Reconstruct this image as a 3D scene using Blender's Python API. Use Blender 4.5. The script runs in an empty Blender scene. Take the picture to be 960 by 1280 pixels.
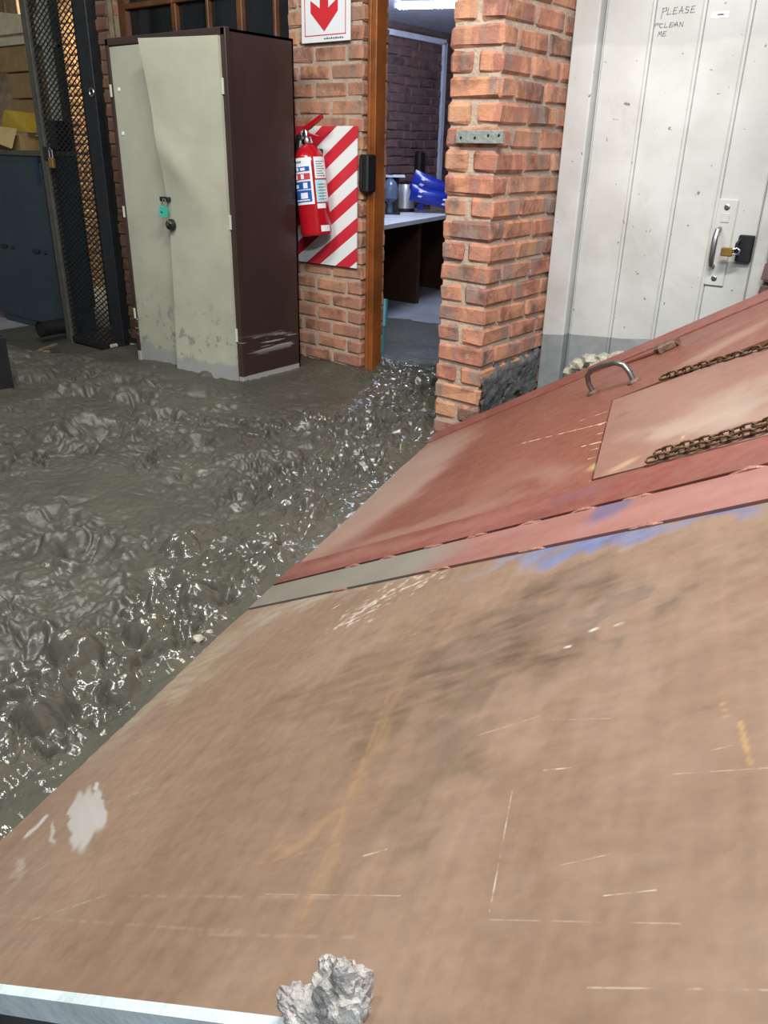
import bpy, bmesh, math, random
import numpy as np
from mathutils import Vector, Matrix, Euler

# ------------------------------------------------------------------ camera
FPX = 994.0
PITCH = math.radians(24.4); ROLL = math.atan(50/2196.0); YAW = math.radians(38.0)
CAM = np.array([1.674, -2.856, 1.35])
_f0 = np.array([-math.sin(YAW), math.cos(YAW), 0]); _r0 = np.array([math.cos(YAW), math.sin(YAW), 0]); _u0 = np.array([0, 0, 1.0])
_U = _f0*math.sin(PITCH)+_u0*math.cos(PITCH)
CF = _f0*math.cos(PITCH)-_u0*math.sin(PITCH)
CR = math.cos(ROLL)*_r0+math.sin(ROLL)*_U
CU = math.cos(ROLL)*_U-math.sin(ROLL)*_r0
scene = bpy.context.scene
COL = scene.collection
cd = bpy.data.cameras.new('camera'); cam = bpy.data.objects.new('camera', cd); COL.objects.link(cam)
cd.sensor_fit = 'VERTICAL'; cd.sensor_height = 36.0; cd.lens = 36.0*FPX/1280.0
cd.clip_start = 0.02; cd.clip_end = 60
m = Matrix(((CR[0], CU[0], -CF[0], CAM[0]), (CR[1], CU[1], -CF[1], CAM[1]), (CR[2], CU[2], -CF[2], CAM[2]), (0, 0, 0, 1)))
cam.matrix_world = m
scene.camera = cam

# ------------------------------------------------------------------ world, lights, exposure
w = bpy.data.worlds.new('world'); scene.world = w; w.use_nodes = True
w.node_tree.nodes['Background'].inputs[0].default_value = (0.85, 0.93, 1.0, 1)
w.node_tree.nodes['Background'].inputs[1].default_value = 0.14
scene.view_settings.view_transform = 'Standard'; scene.view_settings.look = 'None'
scene.view_settings.gamma = 1.0; scene.view_settings.exposure = 0.55
scene.view_settings.use_curve_mapping = False

def area_light(name, loc, target, sx, sy, power, col):
    l = bpy.data.lights.new(name, 'AREA'); l.shape = 'RECTANGLE'; l.size = sx; l.size_y = sy
    l.energy = power; l.color = col
    o = bpy.data.objects.new(name, l); COL.objects.link(o)
    o.location = loc
    d = Vector(target)-Vector(loc)
    o.rotation_euler = d.to_track_quat('-Z', 'Y').to_euler()
    return o
# hall fluorescents high under the roof
area_light('hall_lamp', (1.3, -1.9, 3.7), (0.6, -0.7, 0.6), 1.3, 0.25, 105, (1.0, 0.97, 0.9))
area_light('hall_lamp', (-0.9, -2.3, 3.8), (-1.4, -0.3, 0.7), 1.3, 0.25, 52, (1.0, 0.97, 0.88))
area_light('hall_lamp', (2.6, -3.9, 3.6), (0.6, -0.3, 0.8), 1.3, 0.3, 75, (0.86, 0.93, 1.0))
cl = area_light('cage_lamp', (-5.3, 1.55, 2.8), (-6.0, 2.0, 1.0), 0.4, 0.2, 17, (1.0, 0.82, 0.55)); cl.data.spread = math.radians(110)

# ------------------------------------------------------------------ pixel helpers (place things at their own depth)
def ray(x, y): return CF+CR*((x-480)/FPX)+CU*((640-y)/FPX)
def at(x, y, ax, v):
    d = ray(x, y); t = (v-CAM[ax])/d[ax]; return CAM+d*t

# ------------------------------------------------------------------ materials
def newmat(name):
    mt = bpy.data.materials.new(name); mt.use_nodes = True
    nt = mt.node_tree; b = nt.nodes['Principled BSDF']
    return mt, nt, b
def nd(nt, typ, **kw):
    n = nt.nodes.new(typ)
    for k, v in kw.items():
        setattr(n, k, v)
    return n
def noise(nt, scale, detail=4, rough=0.55, coord=None, vec=None, dist=0.0):
    n = nd(nt, 'ShaderNodeTexNoise'); n.inputs['Scale'].default_value = scale
    n.inputs['Detail'].default_value = detail; n.inputs['Roughness'].default_value = rough
    n.inputs['Distortion'].default_value = dist
    if vec is not None: nt.links.new(vec, n.inputs['Vector'])
    return n.outputs['Fac']
def ramp(nt, fac, stops):
    r = nd(nt, 'ShaderNodeValToRGB'); e = r.color_ramp.elements
    while len(e) < len(stops): e.new(0.5)
    for i, (p, c) in enumerate(stops):
        e[i].position = p; e[i].color = (*c, 1) if len(c) == 3 else c
    nt.links.new(fac, r.inputs['Fac']); return r.outputs['Color']
def mix(nt, fac, a, b, mode='MIX'):
    n = nd(nt, 'ShaderNodeMix', data_type='RGBA', blend_type=mode)
    for s, v in ((n.inputs[0], fac), (n.inputs[6], a), (n.inputs[7], b)):
        if hasattr(v, 'is_linked') or hasattr(v, 'links'): nt.links.new(v, s)
        elif isinstance(v, (int, float)): s.default_value = v
        else: s.default_value = (*v, 1)
    return n.outputs[2]
def mth(nt, op, a, b=0.0, clamp=False):
    n = nd(nt, 'ShaderNodeMath', operation=op); n.use_clamp = clamp
    for i, v in enumerate((a, b)):
        if isinstance(v, (int, float)): n.inputs[i].default_value = v
        else: nt.links.new(v, n.inputs[i])
    return n.outputs[0]
def maprange(nt, v, a, b, c=0.0, d=1.0, smooth=True):
    n = nd(nt, 'ShaderNodeMapRange', interpolation_type='SMOOTHSTEP' if smooth else 'LINEAR')
    nt.links.new(v, n.inputs[0]); n.inputs[1].default_value = a; n.inputs[2].default_value = b
    n.inputs[3].default_value = c; n.inputs[4].default_value = d
    return n.outputs[0]
def bump(nt, b, h, strength, dist=0.01):
    n = nd(nt, 'ShaderNodeBump'); n.inputs['Strength'].default_value = strength; n.inputs['Distance'].default_value = dist
    nt.links.new(h, n.inputs['Height']); nt.links.new(n.outputs[0], b.inputs['Normal'])
def objco(nt): return nd(nt, 'ShaderNodeTexCoord').outputs['Object']
def basic(name, c, rough=0.5, metal=0.0, var=0.25, scale=8, bmp=0.0, bscale=60, c2=None, emit=None, spec=None):
    mt, nt, b = newmat(name); co = objco(nt)
    dark = c2 if c2 else tuple(x*(1-var) for x in c)
    col = ramp(nt, noise(nt, scale, 5, 0.6, vec=co), [(0.3, dark), (0.65, c)])
    nt.links.new(col, b.inputs['Base Color'])
    b.inputs['Roughness'].default_value = rough; b.inputs['Metallic'].default_value = metal
    if spec is not None: b.inputs['Specular IOR Level'].default_value = spec
    if bmp: bump(nt, b, noise(nt, bscale, 4, vec=co), bmp)
    if emit:
        b.inputs['Emission Color'].default_value = (*emit[0], 1); b.inputs['Emission Strength'].default_value = emit[1]
    return mt
M = {}
M['steel_grey'] = basic('steel_grey', (0.33, 0.33, 0.33), 0.35, 0.9)
M['chrome'] = basic('chrome', (0.7, 0.7, 0.72), 0.2, 1.0, 0.1)
M['brushed'] = basic('brushed', (0.6, 0.6, 0.62), 0.38, 0.55, 0.15)
M['brass'] = basic('brass', (0.55, 0.33, 0.09), 0.35, 0.8, 0.4, 40)
M['black'] = basic('black', (0.012, 0.012, 0.013), 0.45)
M['dark_steel'] = basic('dark_steel', (0.022, 0.024, 0.028), 0.45, 0.3, 0.4, 20)
M['wood_frame'] = basic('wood_frame', (0.28, 0.085, 0.018), 0.4, 0, 0.45, 6, 0.15, 40)
M['wood_window'] = basic('wood_window', (0.16, 0.06, 0.02), 0.5, 0, 0.5, 10)
M['white_pipe'] = basic('white_pipe', (0.62, 0.64, 0.75), 0.4)
M['paper'] = basic('paper', (0.62, 0.55, 0.4), 0.8)
M['cardboard'] = basic('cardboard', (0.34, 0.22, 0.085), 0.85, 0, 0.25, 12)
M['cardboard_pale'] = basic('cardboard_pale', (0.52, 0.38, 0.17), 0.85, 0, 0.15, 12)
M['yellow_card'] = basic('yellow_card', (0.5, 0.33, 0.03), 0.7)
M['blue_steel'] = basic('blue_steel', (0.030, 0.050, 0.062), 0.45, 0, 0.3, 3)
M['blue_dark'] = basic('blue_dark', (0.01, 0.035, 0.07), 0.5)
M['grey_post'] = basic('grey_post', (0.10, 0.095, 0.08), 0.55, 0.2, 0.35, 15)
M['pale_upright'] = basic('pale_upright', (0.5, 0.55, 0.45), 0.5)
M['concrete'] = basic('concrete', (0.28, 0.29, 0.32), 0.75, 0, 0.35, 3, 0.15, 30)
M['plaster_white'] = basic('plaster_white', (0.55, 0.58, 0.68), 0.8)
M['dark_wall'] = basic('dark_wall', (0.05, 0.045, 0.035), 0.8)
M['counter'] = basic('counter', (0.68, 0.69, 0.74), 0.4, 0, 0.2, 4)
M['counter_side'] = basic('counter_side', (0.06, 0.025, 0.012), 0.6)
M['red_sign'] = basic('red_sign', (0.62, 0.025, 0.035), 0.45, 0, 0.1)
M['white_sign'] = basic('white_sign', (0.78, 0.80, 0.84), 0.4, 0, 0.06)
M['red_gloss'] = basic('red_gloss', (0.42, 0.006, 0.014), 0.18, 0, 0.15)
M['label_white'] = basic('label_white', (0.75, 0.8, 0.85), 0.3, 0, 0.08)
M['label_cyan'] = basic('label_cyan', (0.42, 0.68, 0.78), 0.3, 0, 0.1)
M['label_blue'] = basic('label_blue', (0.02, 0.10, 0.42), 0.3)
M['label_red'] = basic('label_red', (0.6, 0.06, 0.07), 0.3)
M['ink'] = basic('ink', (0.10, 0.10, 0.13), 0.6)
M['pencil'] = basic('pencil', (0.24, 0.24, 0.25), 0.7)
M['green_lock'] = basic('green_lock', (0.05, 0.52, 0.34), 0.3)
M['cyan_plastic'] = basic('cyan_plastic', (0.06, 0.38, 0.48), 0.35)
M['blue_pack'] = basic('blue_pack', (0.012, 0.03, 0.34), 0.3, 0, 0.4, 10)
M['brown_box'] = basic('brown_box', (0.20, 0.10, 0.035), 0.7)
M['glass_dark'] = basic('glass_dark', (0.012, 0.013, 0.015), 0.1, 0, 0.3)
M['acrylic'] = basic('acrylic', (0.10, 0.13, 0.20), 0.15)
M['rock_pale'] = basic('rock_pale', (0.48, 0.45, 0.36), 0.85, 0, 0.6, 25, 0.6, 40)
M['mortar_dark'] = basic('mortar_dark', (0.11, 0.115, 0.115), 0.5, 0, 0.55, 14, 0.7, 35)
M['tag_grey'] = basic('tag_grey', (0.26, 0.29, 0.27), 0.6, 0, 0.35, 60, 0.4, 80)
M['white_edge'] = basic('white_edge', (0.62, 0.72, 0.74), 0.45, 0, 0.25, 9, 0.3, 50)
M['lump'] = basic('lump', (0.50, 0.47, 0.44), 0.6, 0, 0.65, 45, 0.8, 90)
M['rust_chain'] = basic('rust_chain', (0.17, 0.10, 0.05), 0.5, 0.5, 0.6, 60, 0.3, 150)
M['weld'] = basic('weld', (0.36, 0.17, 0.13), 0.5, 0.1, 0.3, 60, 0.4, 120)
M['rusty_lug'] = basic('rusty_lug', (0.22, 0.13, 0.09), 0.6, 0.3, 0.5, 50, 0.4, 100)
M['timber_dirty'] = basic('timber_dirty', (0.20, 0.15, 0.09), 0.8, 0, 0.5, 12, 0.4, 50)
M['tube_light'] = basic('tube_light', (1, 1, 1), 0.5, emit=((0.70, 0.80, 1.0), 250.0))
M['fixture'] = basic('fixture', (0.6, 0.62, 0.7), 0.5)

def brick_mat(name, stops, limes=0.35, var2=0.0, rough=0.8):
    mt, nt, b = newmat(name); co = objco(nt)
    oi = nd(nt, 'ShaderNodeObjectInfo')
    off = nd(nt, 'ShaderNodeVectorMath', operation='ADD')
    nt.links.new(co, off.inputs[0])
    sc = nd(nt, 'ShaderNodeVectorMath', operation='SCALE'); nt.links.new(oi.outputs['Location'], sc.inputs[0]); sc.inputs['Scale'].default_value = 7.0
    nt.links.new(sc.outputs[0], off.inputs[1]); v = off.outputs[0]
    base = ramp(nt, oi.outputs['Random'], stops)
    sw = nd(nt, 'ShaderNodeMapping'); nt.links.new(v, sw.inputs[0]); sw.inputs['Scale'].default_value = (1, 1, .35)
    n1 = noise(nt, 9, 5, 0.65, vec=v)
    tone = noise(nt, 13, 3, .5, vec=sw.outputs[0])
    base = mix(nt, maprange(nt, tone, .50, .60, 0, .7*var2), base, (0.56, 0.27, 0.15))
    base = mix(nt, maprange(nt, tone, .46, .38, 0, .75*var2), base, (0.25, 0.19, 0.165))
    darkp = ramp(nt, n1, [(0.33, (0.5, 0.46, 0.44)), (0.5, (1, 1, 1))])
    col = mix(nt, 1.0, base, darkp, 'MULTIPLY')
    n2 = noise(nt, 22, 5, 0.7, vec=v)
    lim = maprange(nt, n2, 0.60, 0.74, 0, limes)
    col = mix(nt, lim, col, (0.58, 0.50, 0.42))
    nt.links.new(col, b.inputs['Base Color'])
    b.inputs['Roughness'].default_value = rough
    bump(nt, b, noise(nt, 45, 6, 0.7, vec=v), 0.6, 0.01)
    return mt
M['brick'] = brick_mat('brick', [(0.0, (0.36, 0.14, 0.095)), (0.25, (0.42, 0.18, 0.12)), (0.45, (0.50, 0.23, 0.14)), (0.62, (0.31, 0.14, 0.11)), (0.8, (0.54, 0.29, 0.17)), (0.9, (0.26, 0.12, 0.09)), (1.0, (0.20, 0.11, 0.085))], 0.5, 1.0)
M['brick_pier'] = brick_mat('brick_pier', [(0.0, (0.34, 0.15, 0.10)), (0.4, (0.42, 0.20, 0.13)), (0.7, (0.46, 0.24, 0.14)), (1.0, (0.27, 0.13, 0.095))], 0.5, 0.6)
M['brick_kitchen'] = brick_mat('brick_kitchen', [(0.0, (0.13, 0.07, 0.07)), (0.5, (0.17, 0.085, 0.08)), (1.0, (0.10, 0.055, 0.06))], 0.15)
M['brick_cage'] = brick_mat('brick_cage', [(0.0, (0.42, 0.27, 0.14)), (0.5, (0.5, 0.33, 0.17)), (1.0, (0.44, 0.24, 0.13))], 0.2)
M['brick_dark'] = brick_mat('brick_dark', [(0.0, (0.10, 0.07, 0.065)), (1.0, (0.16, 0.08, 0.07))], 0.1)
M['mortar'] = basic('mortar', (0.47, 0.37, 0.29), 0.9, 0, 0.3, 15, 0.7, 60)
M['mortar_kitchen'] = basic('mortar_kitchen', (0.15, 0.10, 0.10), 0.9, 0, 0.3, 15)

# ------------------------------------------------------------------ mesh builder
class MB:
    def __init__(s): s.v = []; s.f = []
    def add(s, vs, fs):
        o = len(s.v); s.v += [tuple(float(c) for c in p) for p in vs]; s.f += [tuple(i+o for i in f) for f in fs]; return s
    def box(s, x0, x1, y0, y1, z0, z1):
        return s.add([(x0, y0, z0), (x1, y0, z0), (x1, y1, z0), (x0, y1, z0), (x0, y0, z1), (x1, y0, z1), (x1, y1, z1), (x0, y1, z1)],
                     [(3, 2, 1, 0), (4, 5, 6, 7), (0, 1, 5, 4), (1, 2, 6, 5), (2, 3, 7, 6), (3, 0, 4, 7)])
    def cbox(s, x0, x1, y0, y1, z0, z1, c=0.006):
        # chamfered box
        xs, ys, zs = (x0, x1), (y0, y1), (z0, z1); vs = []; idx = {}
        for i in (0, 1):
            for j in (0, 1):
                for k in (0, 1):
                    sx, sy, sz = (1, -1)[i], (1, -1)[j], (1, -1)[k]
                    idx[i, j, k, 0] = len(vs); vs.append((xs[i], ys[j]+sy*c, zs[k]+sz*c))
                    idx[i, j, k, 1] = len(vs); vs.append((xs[i]+sx*c, ys[j], zs[k]+sz*c))
                    idx[i, j, k, 2] = len(vs); vs.append((xs[i]+sx*c, ys[j]+sy*c, zs[k]))
        fs = []
        def q(*k): fs.append(tuple(idx[a] for a in k))
        for i in (0, 1):
            q((i, 0, 0, 0), (i, 1, 0, 0), (i, 1, 1, 0), (i, 0, 1, 0))
            q((0, i, 0, 1), (1, i, 0, 1), (1, i, 1, 1), (0, i, 1, 1))
            q((0, 0, i, 2), (1, 0, i, 2), (1, 1, i, 2), (0, 1, i, 2))
        for a in (0, 1):
            for b in (0, 1):
                q((a, b, 0, 0), (a, b, 0, 1), (a, b, 1, 1), (a, b, 1, 0))
                q((a, 0, b, 0), (a, 0, b, 2), (a, 1, b, 2), (a, 1, b, 0))
                q((0, a, b, 1), (0, a, b, 2), (1, a, b, 2), (1, a, b, 1))
                for c2 in (0, 1): q((a, b, c2, 0), (a, b, c2, 1), (a, b, c2, 2))
        return s.add(vs, fs)
    def tube(s, pts, r, n=8, cap=True, closed=False):
        pts = [Vector(p) for p in pts]; N = len(pts); rs = r if isinstance(r, (list, tuple)) else [r]*N
        base = len(s.v); ref = None
        for i, p in enumerate(pts):
            if closed: t = (pts[(i+1) % N]-pts[i-1]).normalized()
            else: t = (pts[min(i+1, N-1)]-pts[max(i-1, 0)]).normalized()
            if ref is None:
                ref = Vector((0, 0, 1)) if abs(t.z) < 0.9 else Vector((1, 0, 0))
            a = (ref-t*ref.dot(t)).normalized(); ref = a; b = t.cross(a)
            for k in range(n):
                an = 2*math.pi*k/n; s.v.append(tuple(p+a*(math.cos(an)*rs[i])+b*(math.sin(an)*rs[i])))
        M_ = N if closed else N-1
        for i in range(M_):
            for k in range(n):
                i2 = (i+1) % N
                s.f.append((base+i*n+k, base+i*n+(k+1) % n, base+i2*n+(k+1) % n, base+i2*n+k))
        if cap and not closed:
            s.f.append(tuple(base+k for k in reversed(range(n)))); s.f.append(tuple(base+(N-1)*n+k for k in range(n)))
        return s
    def lathe(s, c, prof, n=24, axis=None):
        # prof: (r, h) along axis (default z) from c
        ax = Vector(axis).normalized() if axis is not None else Vector((0, 0, 1))
        c = Vector(c); pts = [c+ax*h for r, h in prof]; base = len(s.v)
        ref = Vector((1, 0, 0)) if abs(ax.x) < 0.9 else Vector((0, 1, 0))
        a = (ref-ax*ref.dot(ax)).normalized(); b = ax.cross(a)
        for (r, h), p in zip(prof, pts):
            for k in range(n):
                an = 2*math.pi*k/n; s.v.append(tuple(p+a*(math.cos(an)*r)+b*(math.sin(an)*r)))
        for i in range(len(prof)-1):
            for k in range(n): s.f.append((base+i*n+k, base+i*n+(k+1) % n, base+(i+1)*n+(k+1) % n, base+(i+1)*n+k))
        s.f.append(tuple(base+k for k in reversed(range(n)))); s.f.append(tuple(base+(len(prof)-1)*n+k for k in range(n)))
        return s
    def prism(s, poly, off):
        # polygon of 3D points extruded by vector off
        n = len(poly); off = np.array(off, float); a = [np.array(p, float) for p in poly]
        vs = a+[p+off for p in a]
        fs = [tuple(range(n-1, -1, -1)), tuple(range(n, 2*n))]+[(i, (i+1) % n, (i+1) % n+n, i+n) for i in range(n)]
        return s.add(vs, fs)
def obj(name, mb, mat, parent=None, origin=None, smooth=False):
    me = bpy.data.meshes.new(name)
    if parent is not None:
        org = np.array(parent['_o'])
    elif origin is not None: org = np.array(origin, float)
    else: org = np.zeros(3)
    va = np.array(mb.v, float)-org
    me.from_pydata(va.tolist(), [], mb.f); me.update()
    bm = bmesh.new(); bm.from_mesh(me); bmesh.ops.recalc_face_normals(bm, faces=bm.faces); bm.to_mesh(me); bm.free()
    if smooth:
        me.polygons.foreach_set('use_smooth', [True]*len(me.polygons))
        try: me.set_sharp_from_angle(angle=math.radians(40))
        except Exception: pass
    if mat: me.materials.append(M[mat] if isinstance(mat, str) else mat)
    o = bpy.data.objects.new(name, me); COL.objects.link(o); o['_o'] = org.tolist()
    if parent is not None: o.parent = parent
    else: o.location = org
    return o
def thing(name, label, cat, loc, group=None):
    o = bpy.data.objects.new(name, None); COL.objects.link(o); o.location = loc; o['_o'] = [float(c) for c in loc]
    o.empty_display_size = 0.05
    return tag(o, label, cat, group)
def tag(o, label=None, cat=None, group=None, kind=None):
    if label: o['label'] = label
    if cat: o['category'] = cat
    if group: o['group'] = group
    if kind: o['kind'] = kind
    return o
def struct(name, mb, mat, label, cat): return tag(obj(name, mb, mat), label, cat, kind='structure')

# ------------------------------------------------------------------ numpy gradient noise
def pnoise(x, y, seed=0):
    rng = np.random.RandomState(seed); N = 256
    ang = rng.rand(N, N)*2*np.pi; gx, gy = np.cos(ang), np.sin(ang)
    xi = np.floor(x).astype(int); yi = np.floor(y).astype(int); fx = x-xi; fy = y-yi
    u = fx*fx*fx*(fx*(fx*6-15)+10); v = fy*fy*fy*(fy*(fy*6-15)+10)
    def g(i, j, dx, dy):
        a = (xi+i) % N; b = (yi+j) % N; return gx[a, b]*dx+gy[a, b]*dy
    n00 = g(0, 0, fx, fy); n10 = g(1, 0, fx-1, fy); n01 = g(0, 1, fx, fy-1); n11 = g(1, 1, fx-1, fy-1)
    return (n00*(1-u)+n10*u)*(1-v)+(n01*(1-u)+n11*u)*v*1.0
def fbm(x, y, s, oct=4, seed=0, gain=0.5):
    r = 0; a = 1.0; f = 1.0/s
    for i in range(oct):
        r = r+a*pnoise(x*f+17.3*i, y*f+9.1*i, seed+i); a *= gain; f *= 2.03
    return r*1.5
def sstep(a, b, x):
    t = np.clip((x-a)/(b-a), 0, 1); return t*t*(3-2*t)
rnd = random.Random(11)

# ------------------------------------------------------------------ hood plane
HO = np.array([-.25, -.056, .18]); HK = 0.6366
HS = np.array([-.2876, .9577, 0]); HD = np.array([.9577, .2876, 0])
HE = HD.copy(); HE[2] = HK; HE /= np.linalg.norm(HE)
HN = np.array([-HK*HD[0], -HK*HD[1], 1.0]); HN /= np.linalg.norm(HN)
def hp(x, y):   # point of the inclined hood under a sight line
    r = ray(x, y); return CAM+r*(((HO-CAM)@HN)/(r@HN))
def hz(x, y, d=0.0):   # hood surface point above plan position, d along normal
    z = HO[2]+HK*((x-HO[0])*HD[0]+(y-HO[1])*HD[1]); return np.array([x, y, z])+HN*d

# ================================================================== STRUCTURE
PX0, PX1 = -.288, -.057       # pillar width (x)
WY = .72                      # face of the back wall
KX = -3.95                    # kitchen side wall
KC = float(at(485, 25, 0, KX)[2])   # kitchen ceiling height
struct('floor', MB().box(-7.2, 4.0, -6.0, 6.6, -.12, 0), 'concrete', 'grey concrete floor showing in the kitchen beyond the mud', 'floor')

BL, BW, BH, JT = .222, .106, .073, .0115
CP = BH+JT
def brick_mesh(lx, ly, lz, seed):
    r = random.Random(seed); mb = MB().cbox(-lx/2, lx/2, -ly/2, ly/2, -lz/2, lz/2, .010)
    mb.v = [tuple(c+r.uniform(-.0042, .0042) for c in p) for p in mb.v]
    me = bpy.data.meshes.new('brick'); me.from_pydata(mb.v, [], mb.f); me.update()
    bm = bmesh.new(); bm.from_mesh(me); bmesh.ops.recalc_face_normals(bm, faces=bm.faces); bm.to_mesh(me); bm.free()
    return me
_bm = {}
def brick(parent, c, size, mat, jit=.003):
    k = (tuple(round(s, 3) for s in size), mat, rnd.randrange(4))
    if k not in _bm:
        me = brick_mesh(*size, hash(k[0])+k[2]*7); me.materials.append(M[mat]); _bm[k] = me
    o = bpy.data.objects.new('brick', _bm[k]); COL.objects.link(o); o.parent = parent
    po = parent['_o']
    o.location = (c[0]-po[0]+rnd.uniform(-jit, jit), c[1]-po[1]+rnd.uniform(-jit, jit), c[2]-po[2]+rnd.uniform(-.002, .002))
    o.rotation_euler = (rnd.uniform(-.008, .008), rnd.uniform(-.008, .008), rnd.uniform(-.012, .012))
    return o

# brick pillar between the kitchen doorway and the white door
pil = struct('wall_center', MB().box(PX0+.010, PX1-.010, .010, 1.0, 0, 2.62), 'mortar', 'weathered red brick pillar between the kitchen doorway and the white door', 'brick pillar')
z = 0.012; c = 0
PLAQUE_Z = float(at(600, 172, 1, 0)[2])
zoff = (PLAQUE_Z-BH/2-.012) % CP
z = zoff-CP+.012 if zoff > .05 else zoff+.012
while z < 2.6:
    zc = z+BH/2
    if zc > .0:
        plq = abs(zc-PLAQUE_Z) < .03
        if c % 2 == 0 or plq:
            brick(pil, ((PX0+PX1)/2, BW/2, zc), (PX1-PX0, BW, BH), 'brick')
            y = BW+JT
        else:
            y = 0
        k = 0
        while y < .95:
            for xx in (PX0+BW/2, PX1-BW/2):
                L = BL if y+BL < .99 else .99-y
                if L > .06: brick(pil, (xx, y+L/2, zc), (BW, L, BH), 'brick')
            y += BL+JT
    z += CP; c += 1
# metal tag set into one brick
pq = MB()
a = at(571, 172, 1, -.004); b_ = at(630, 172, 1, -.004)
pq.cbox(a[0], b_[0], -.014, .004, PLAQUE_Z-.022, PLAQUE_Z+.026, .003)
tg = obj('metal_tag', pq, 'tag_grey', pil); tg['label'] = 'grey metal tag set into a brick'
for fx in (.12, .42, .7, .92):
    obj('dent', MB().lathe((a[0]+(b_[0]-a[0])*fx, -.0135, PLAQUE_Z+rnd.uniform(-.008, .01)), [(.006, 0), (.004, .003)], 8, (0, -1, 0)), 'black', tg)
# dark mortar smeared on the pillar foot
ptc = MB()
tp_ = [at(q_[0], q_[1], 0, PX1) for q_ in ((599, 478), (604, 468), (618, 460), (640, 449), (662, 440), (680, 431), (692, 426))]
ty_ = [p[1] for p in tp_]; tz_ = [p[2] for p in tp_]
gy = np.linspace(.004, .50, 60); gz = np.linspace(.15, .62, 56); GY, GZ = np.meshgrid(gy, gz, indexing='ij')
top_ = np.interp(GY, ty_, tz_)+.022*fbm(GY, GZ*0, .09, 3, 401)
thk = .020*sstep(0, .03, top_-GZ)+.011*fbm(GY, GZ, .09, 4, 402)*sstep(0, .03, top_-GZ)-.022*sstep(.25, .5, fbm(GY, GZ, .12, 3, 403))
thk = np.maximum(thk, -.012)
V_ = np.stack([PX1-.004+thk, GY, np.minimum(GZ, top_)], -1).reshape(-1, 3)
ny_, nz2 = GY.shape; I_ = np.arange(ny_*nz2).reshape(ny_, nz2)
ptc.add(V_, [(int(I_[i, j]), int(I_[i+1, j]), int(I_[i+1, j+1]), int(I_[i, j+1])) for i in range(ny_-1) for j in range(nz2-1)])
po = obj('mortar_patch', ptc, 'mortar_dark', pil); po['label'] = 'dark grey mortar smeared over the pillar foot'

# back wall pier beside the kitchen doorway, window, strip to the cage
PR = -1.325
wb = struct('wall_back', MB().box(PR-.53, PR-.012, WY+.008, WY+.22, 0, 2.62).box(-3.62, -3.49, WY+.012, WY+.22, 0, 2.62).box(-3.49, PR-.53, WY+.02, WY+.22, 0, 1.05)
            .box(-3.62, PX0, WY, WY+.24, 2.45, 3.0), 'mortar', 'brick wall behind the cream locker and the striped board', 'brick wall')
z = .0; c = 0
while z < 2.5:
    zc = z+BH/2
    if c % 2 == 0: segs = [(PR-BL, PR), (PR-2*BL-JT, PR-BL-JT), (PR-.53, PR-2*BL-2*JT)]
    else: segs = [(PR-BW, PR), (PR-BW-JT-BL, PR-BW-JT), (PR-.53, PR-BW-2*JT-BL)]
    for x0, x1 in segs:
        brick(wb, ((x0+x1)/2, WY+BW/2, zc), (x1-x0, BW, BH), 'brick_pier')
    brick(wb, (PR-BW/2, WY+BW+JT+.05, zc), (BW, .10, BH), 'brick_pier')
    brick(wb, (-3.555, WY+BW/2, zc), (.13, BW, BH), 'brick_pier')
    z += CP; c += 1

# wall right of the white door
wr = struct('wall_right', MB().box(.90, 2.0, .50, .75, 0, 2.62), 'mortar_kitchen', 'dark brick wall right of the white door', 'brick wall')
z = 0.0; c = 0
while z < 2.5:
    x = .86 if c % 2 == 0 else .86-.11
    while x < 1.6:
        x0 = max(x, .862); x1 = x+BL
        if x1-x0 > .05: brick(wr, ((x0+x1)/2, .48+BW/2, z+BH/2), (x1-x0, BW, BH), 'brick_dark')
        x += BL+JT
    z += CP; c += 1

# kitchen walls
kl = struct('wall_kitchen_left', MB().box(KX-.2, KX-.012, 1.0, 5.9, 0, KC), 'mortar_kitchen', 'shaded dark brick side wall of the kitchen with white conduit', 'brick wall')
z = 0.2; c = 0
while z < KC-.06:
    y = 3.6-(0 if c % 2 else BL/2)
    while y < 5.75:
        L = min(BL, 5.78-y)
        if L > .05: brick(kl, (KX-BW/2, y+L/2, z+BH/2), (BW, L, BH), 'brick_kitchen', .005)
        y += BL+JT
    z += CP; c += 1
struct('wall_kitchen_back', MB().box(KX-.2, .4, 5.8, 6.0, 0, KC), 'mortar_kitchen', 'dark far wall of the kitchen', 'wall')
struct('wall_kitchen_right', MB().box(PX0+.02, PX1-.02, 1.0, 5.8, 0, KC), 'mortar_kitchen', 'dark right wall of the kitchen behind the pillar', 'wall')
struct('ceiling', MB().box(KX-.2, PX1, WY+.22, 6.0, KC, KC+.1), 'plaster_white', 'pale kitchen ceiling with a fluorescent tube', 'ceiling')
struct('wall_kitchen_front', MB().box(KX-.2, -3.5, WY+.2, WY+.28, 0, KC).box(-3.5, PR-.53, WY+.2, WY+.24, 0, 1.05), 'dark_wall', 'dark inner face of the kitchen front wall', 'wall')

# wooden frame of the kitchen doorway
fr = MB()
wx0 = PR+.006
fr.cbox(wx0, wx0+.046, WY+.045, WY+.13, 0, 2.45, .004)
wf = struct('trim_1', fr, 'wood_frame', 'varnished orange brown wooden post of the kitchen doorway', 'door frame')
obj('stop_bead', MB().cbox(wx0-.002, wx0+.018, WY+.034, WY+.047, 0, 2.45, .003), 'wood_frame', wf)
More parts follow.
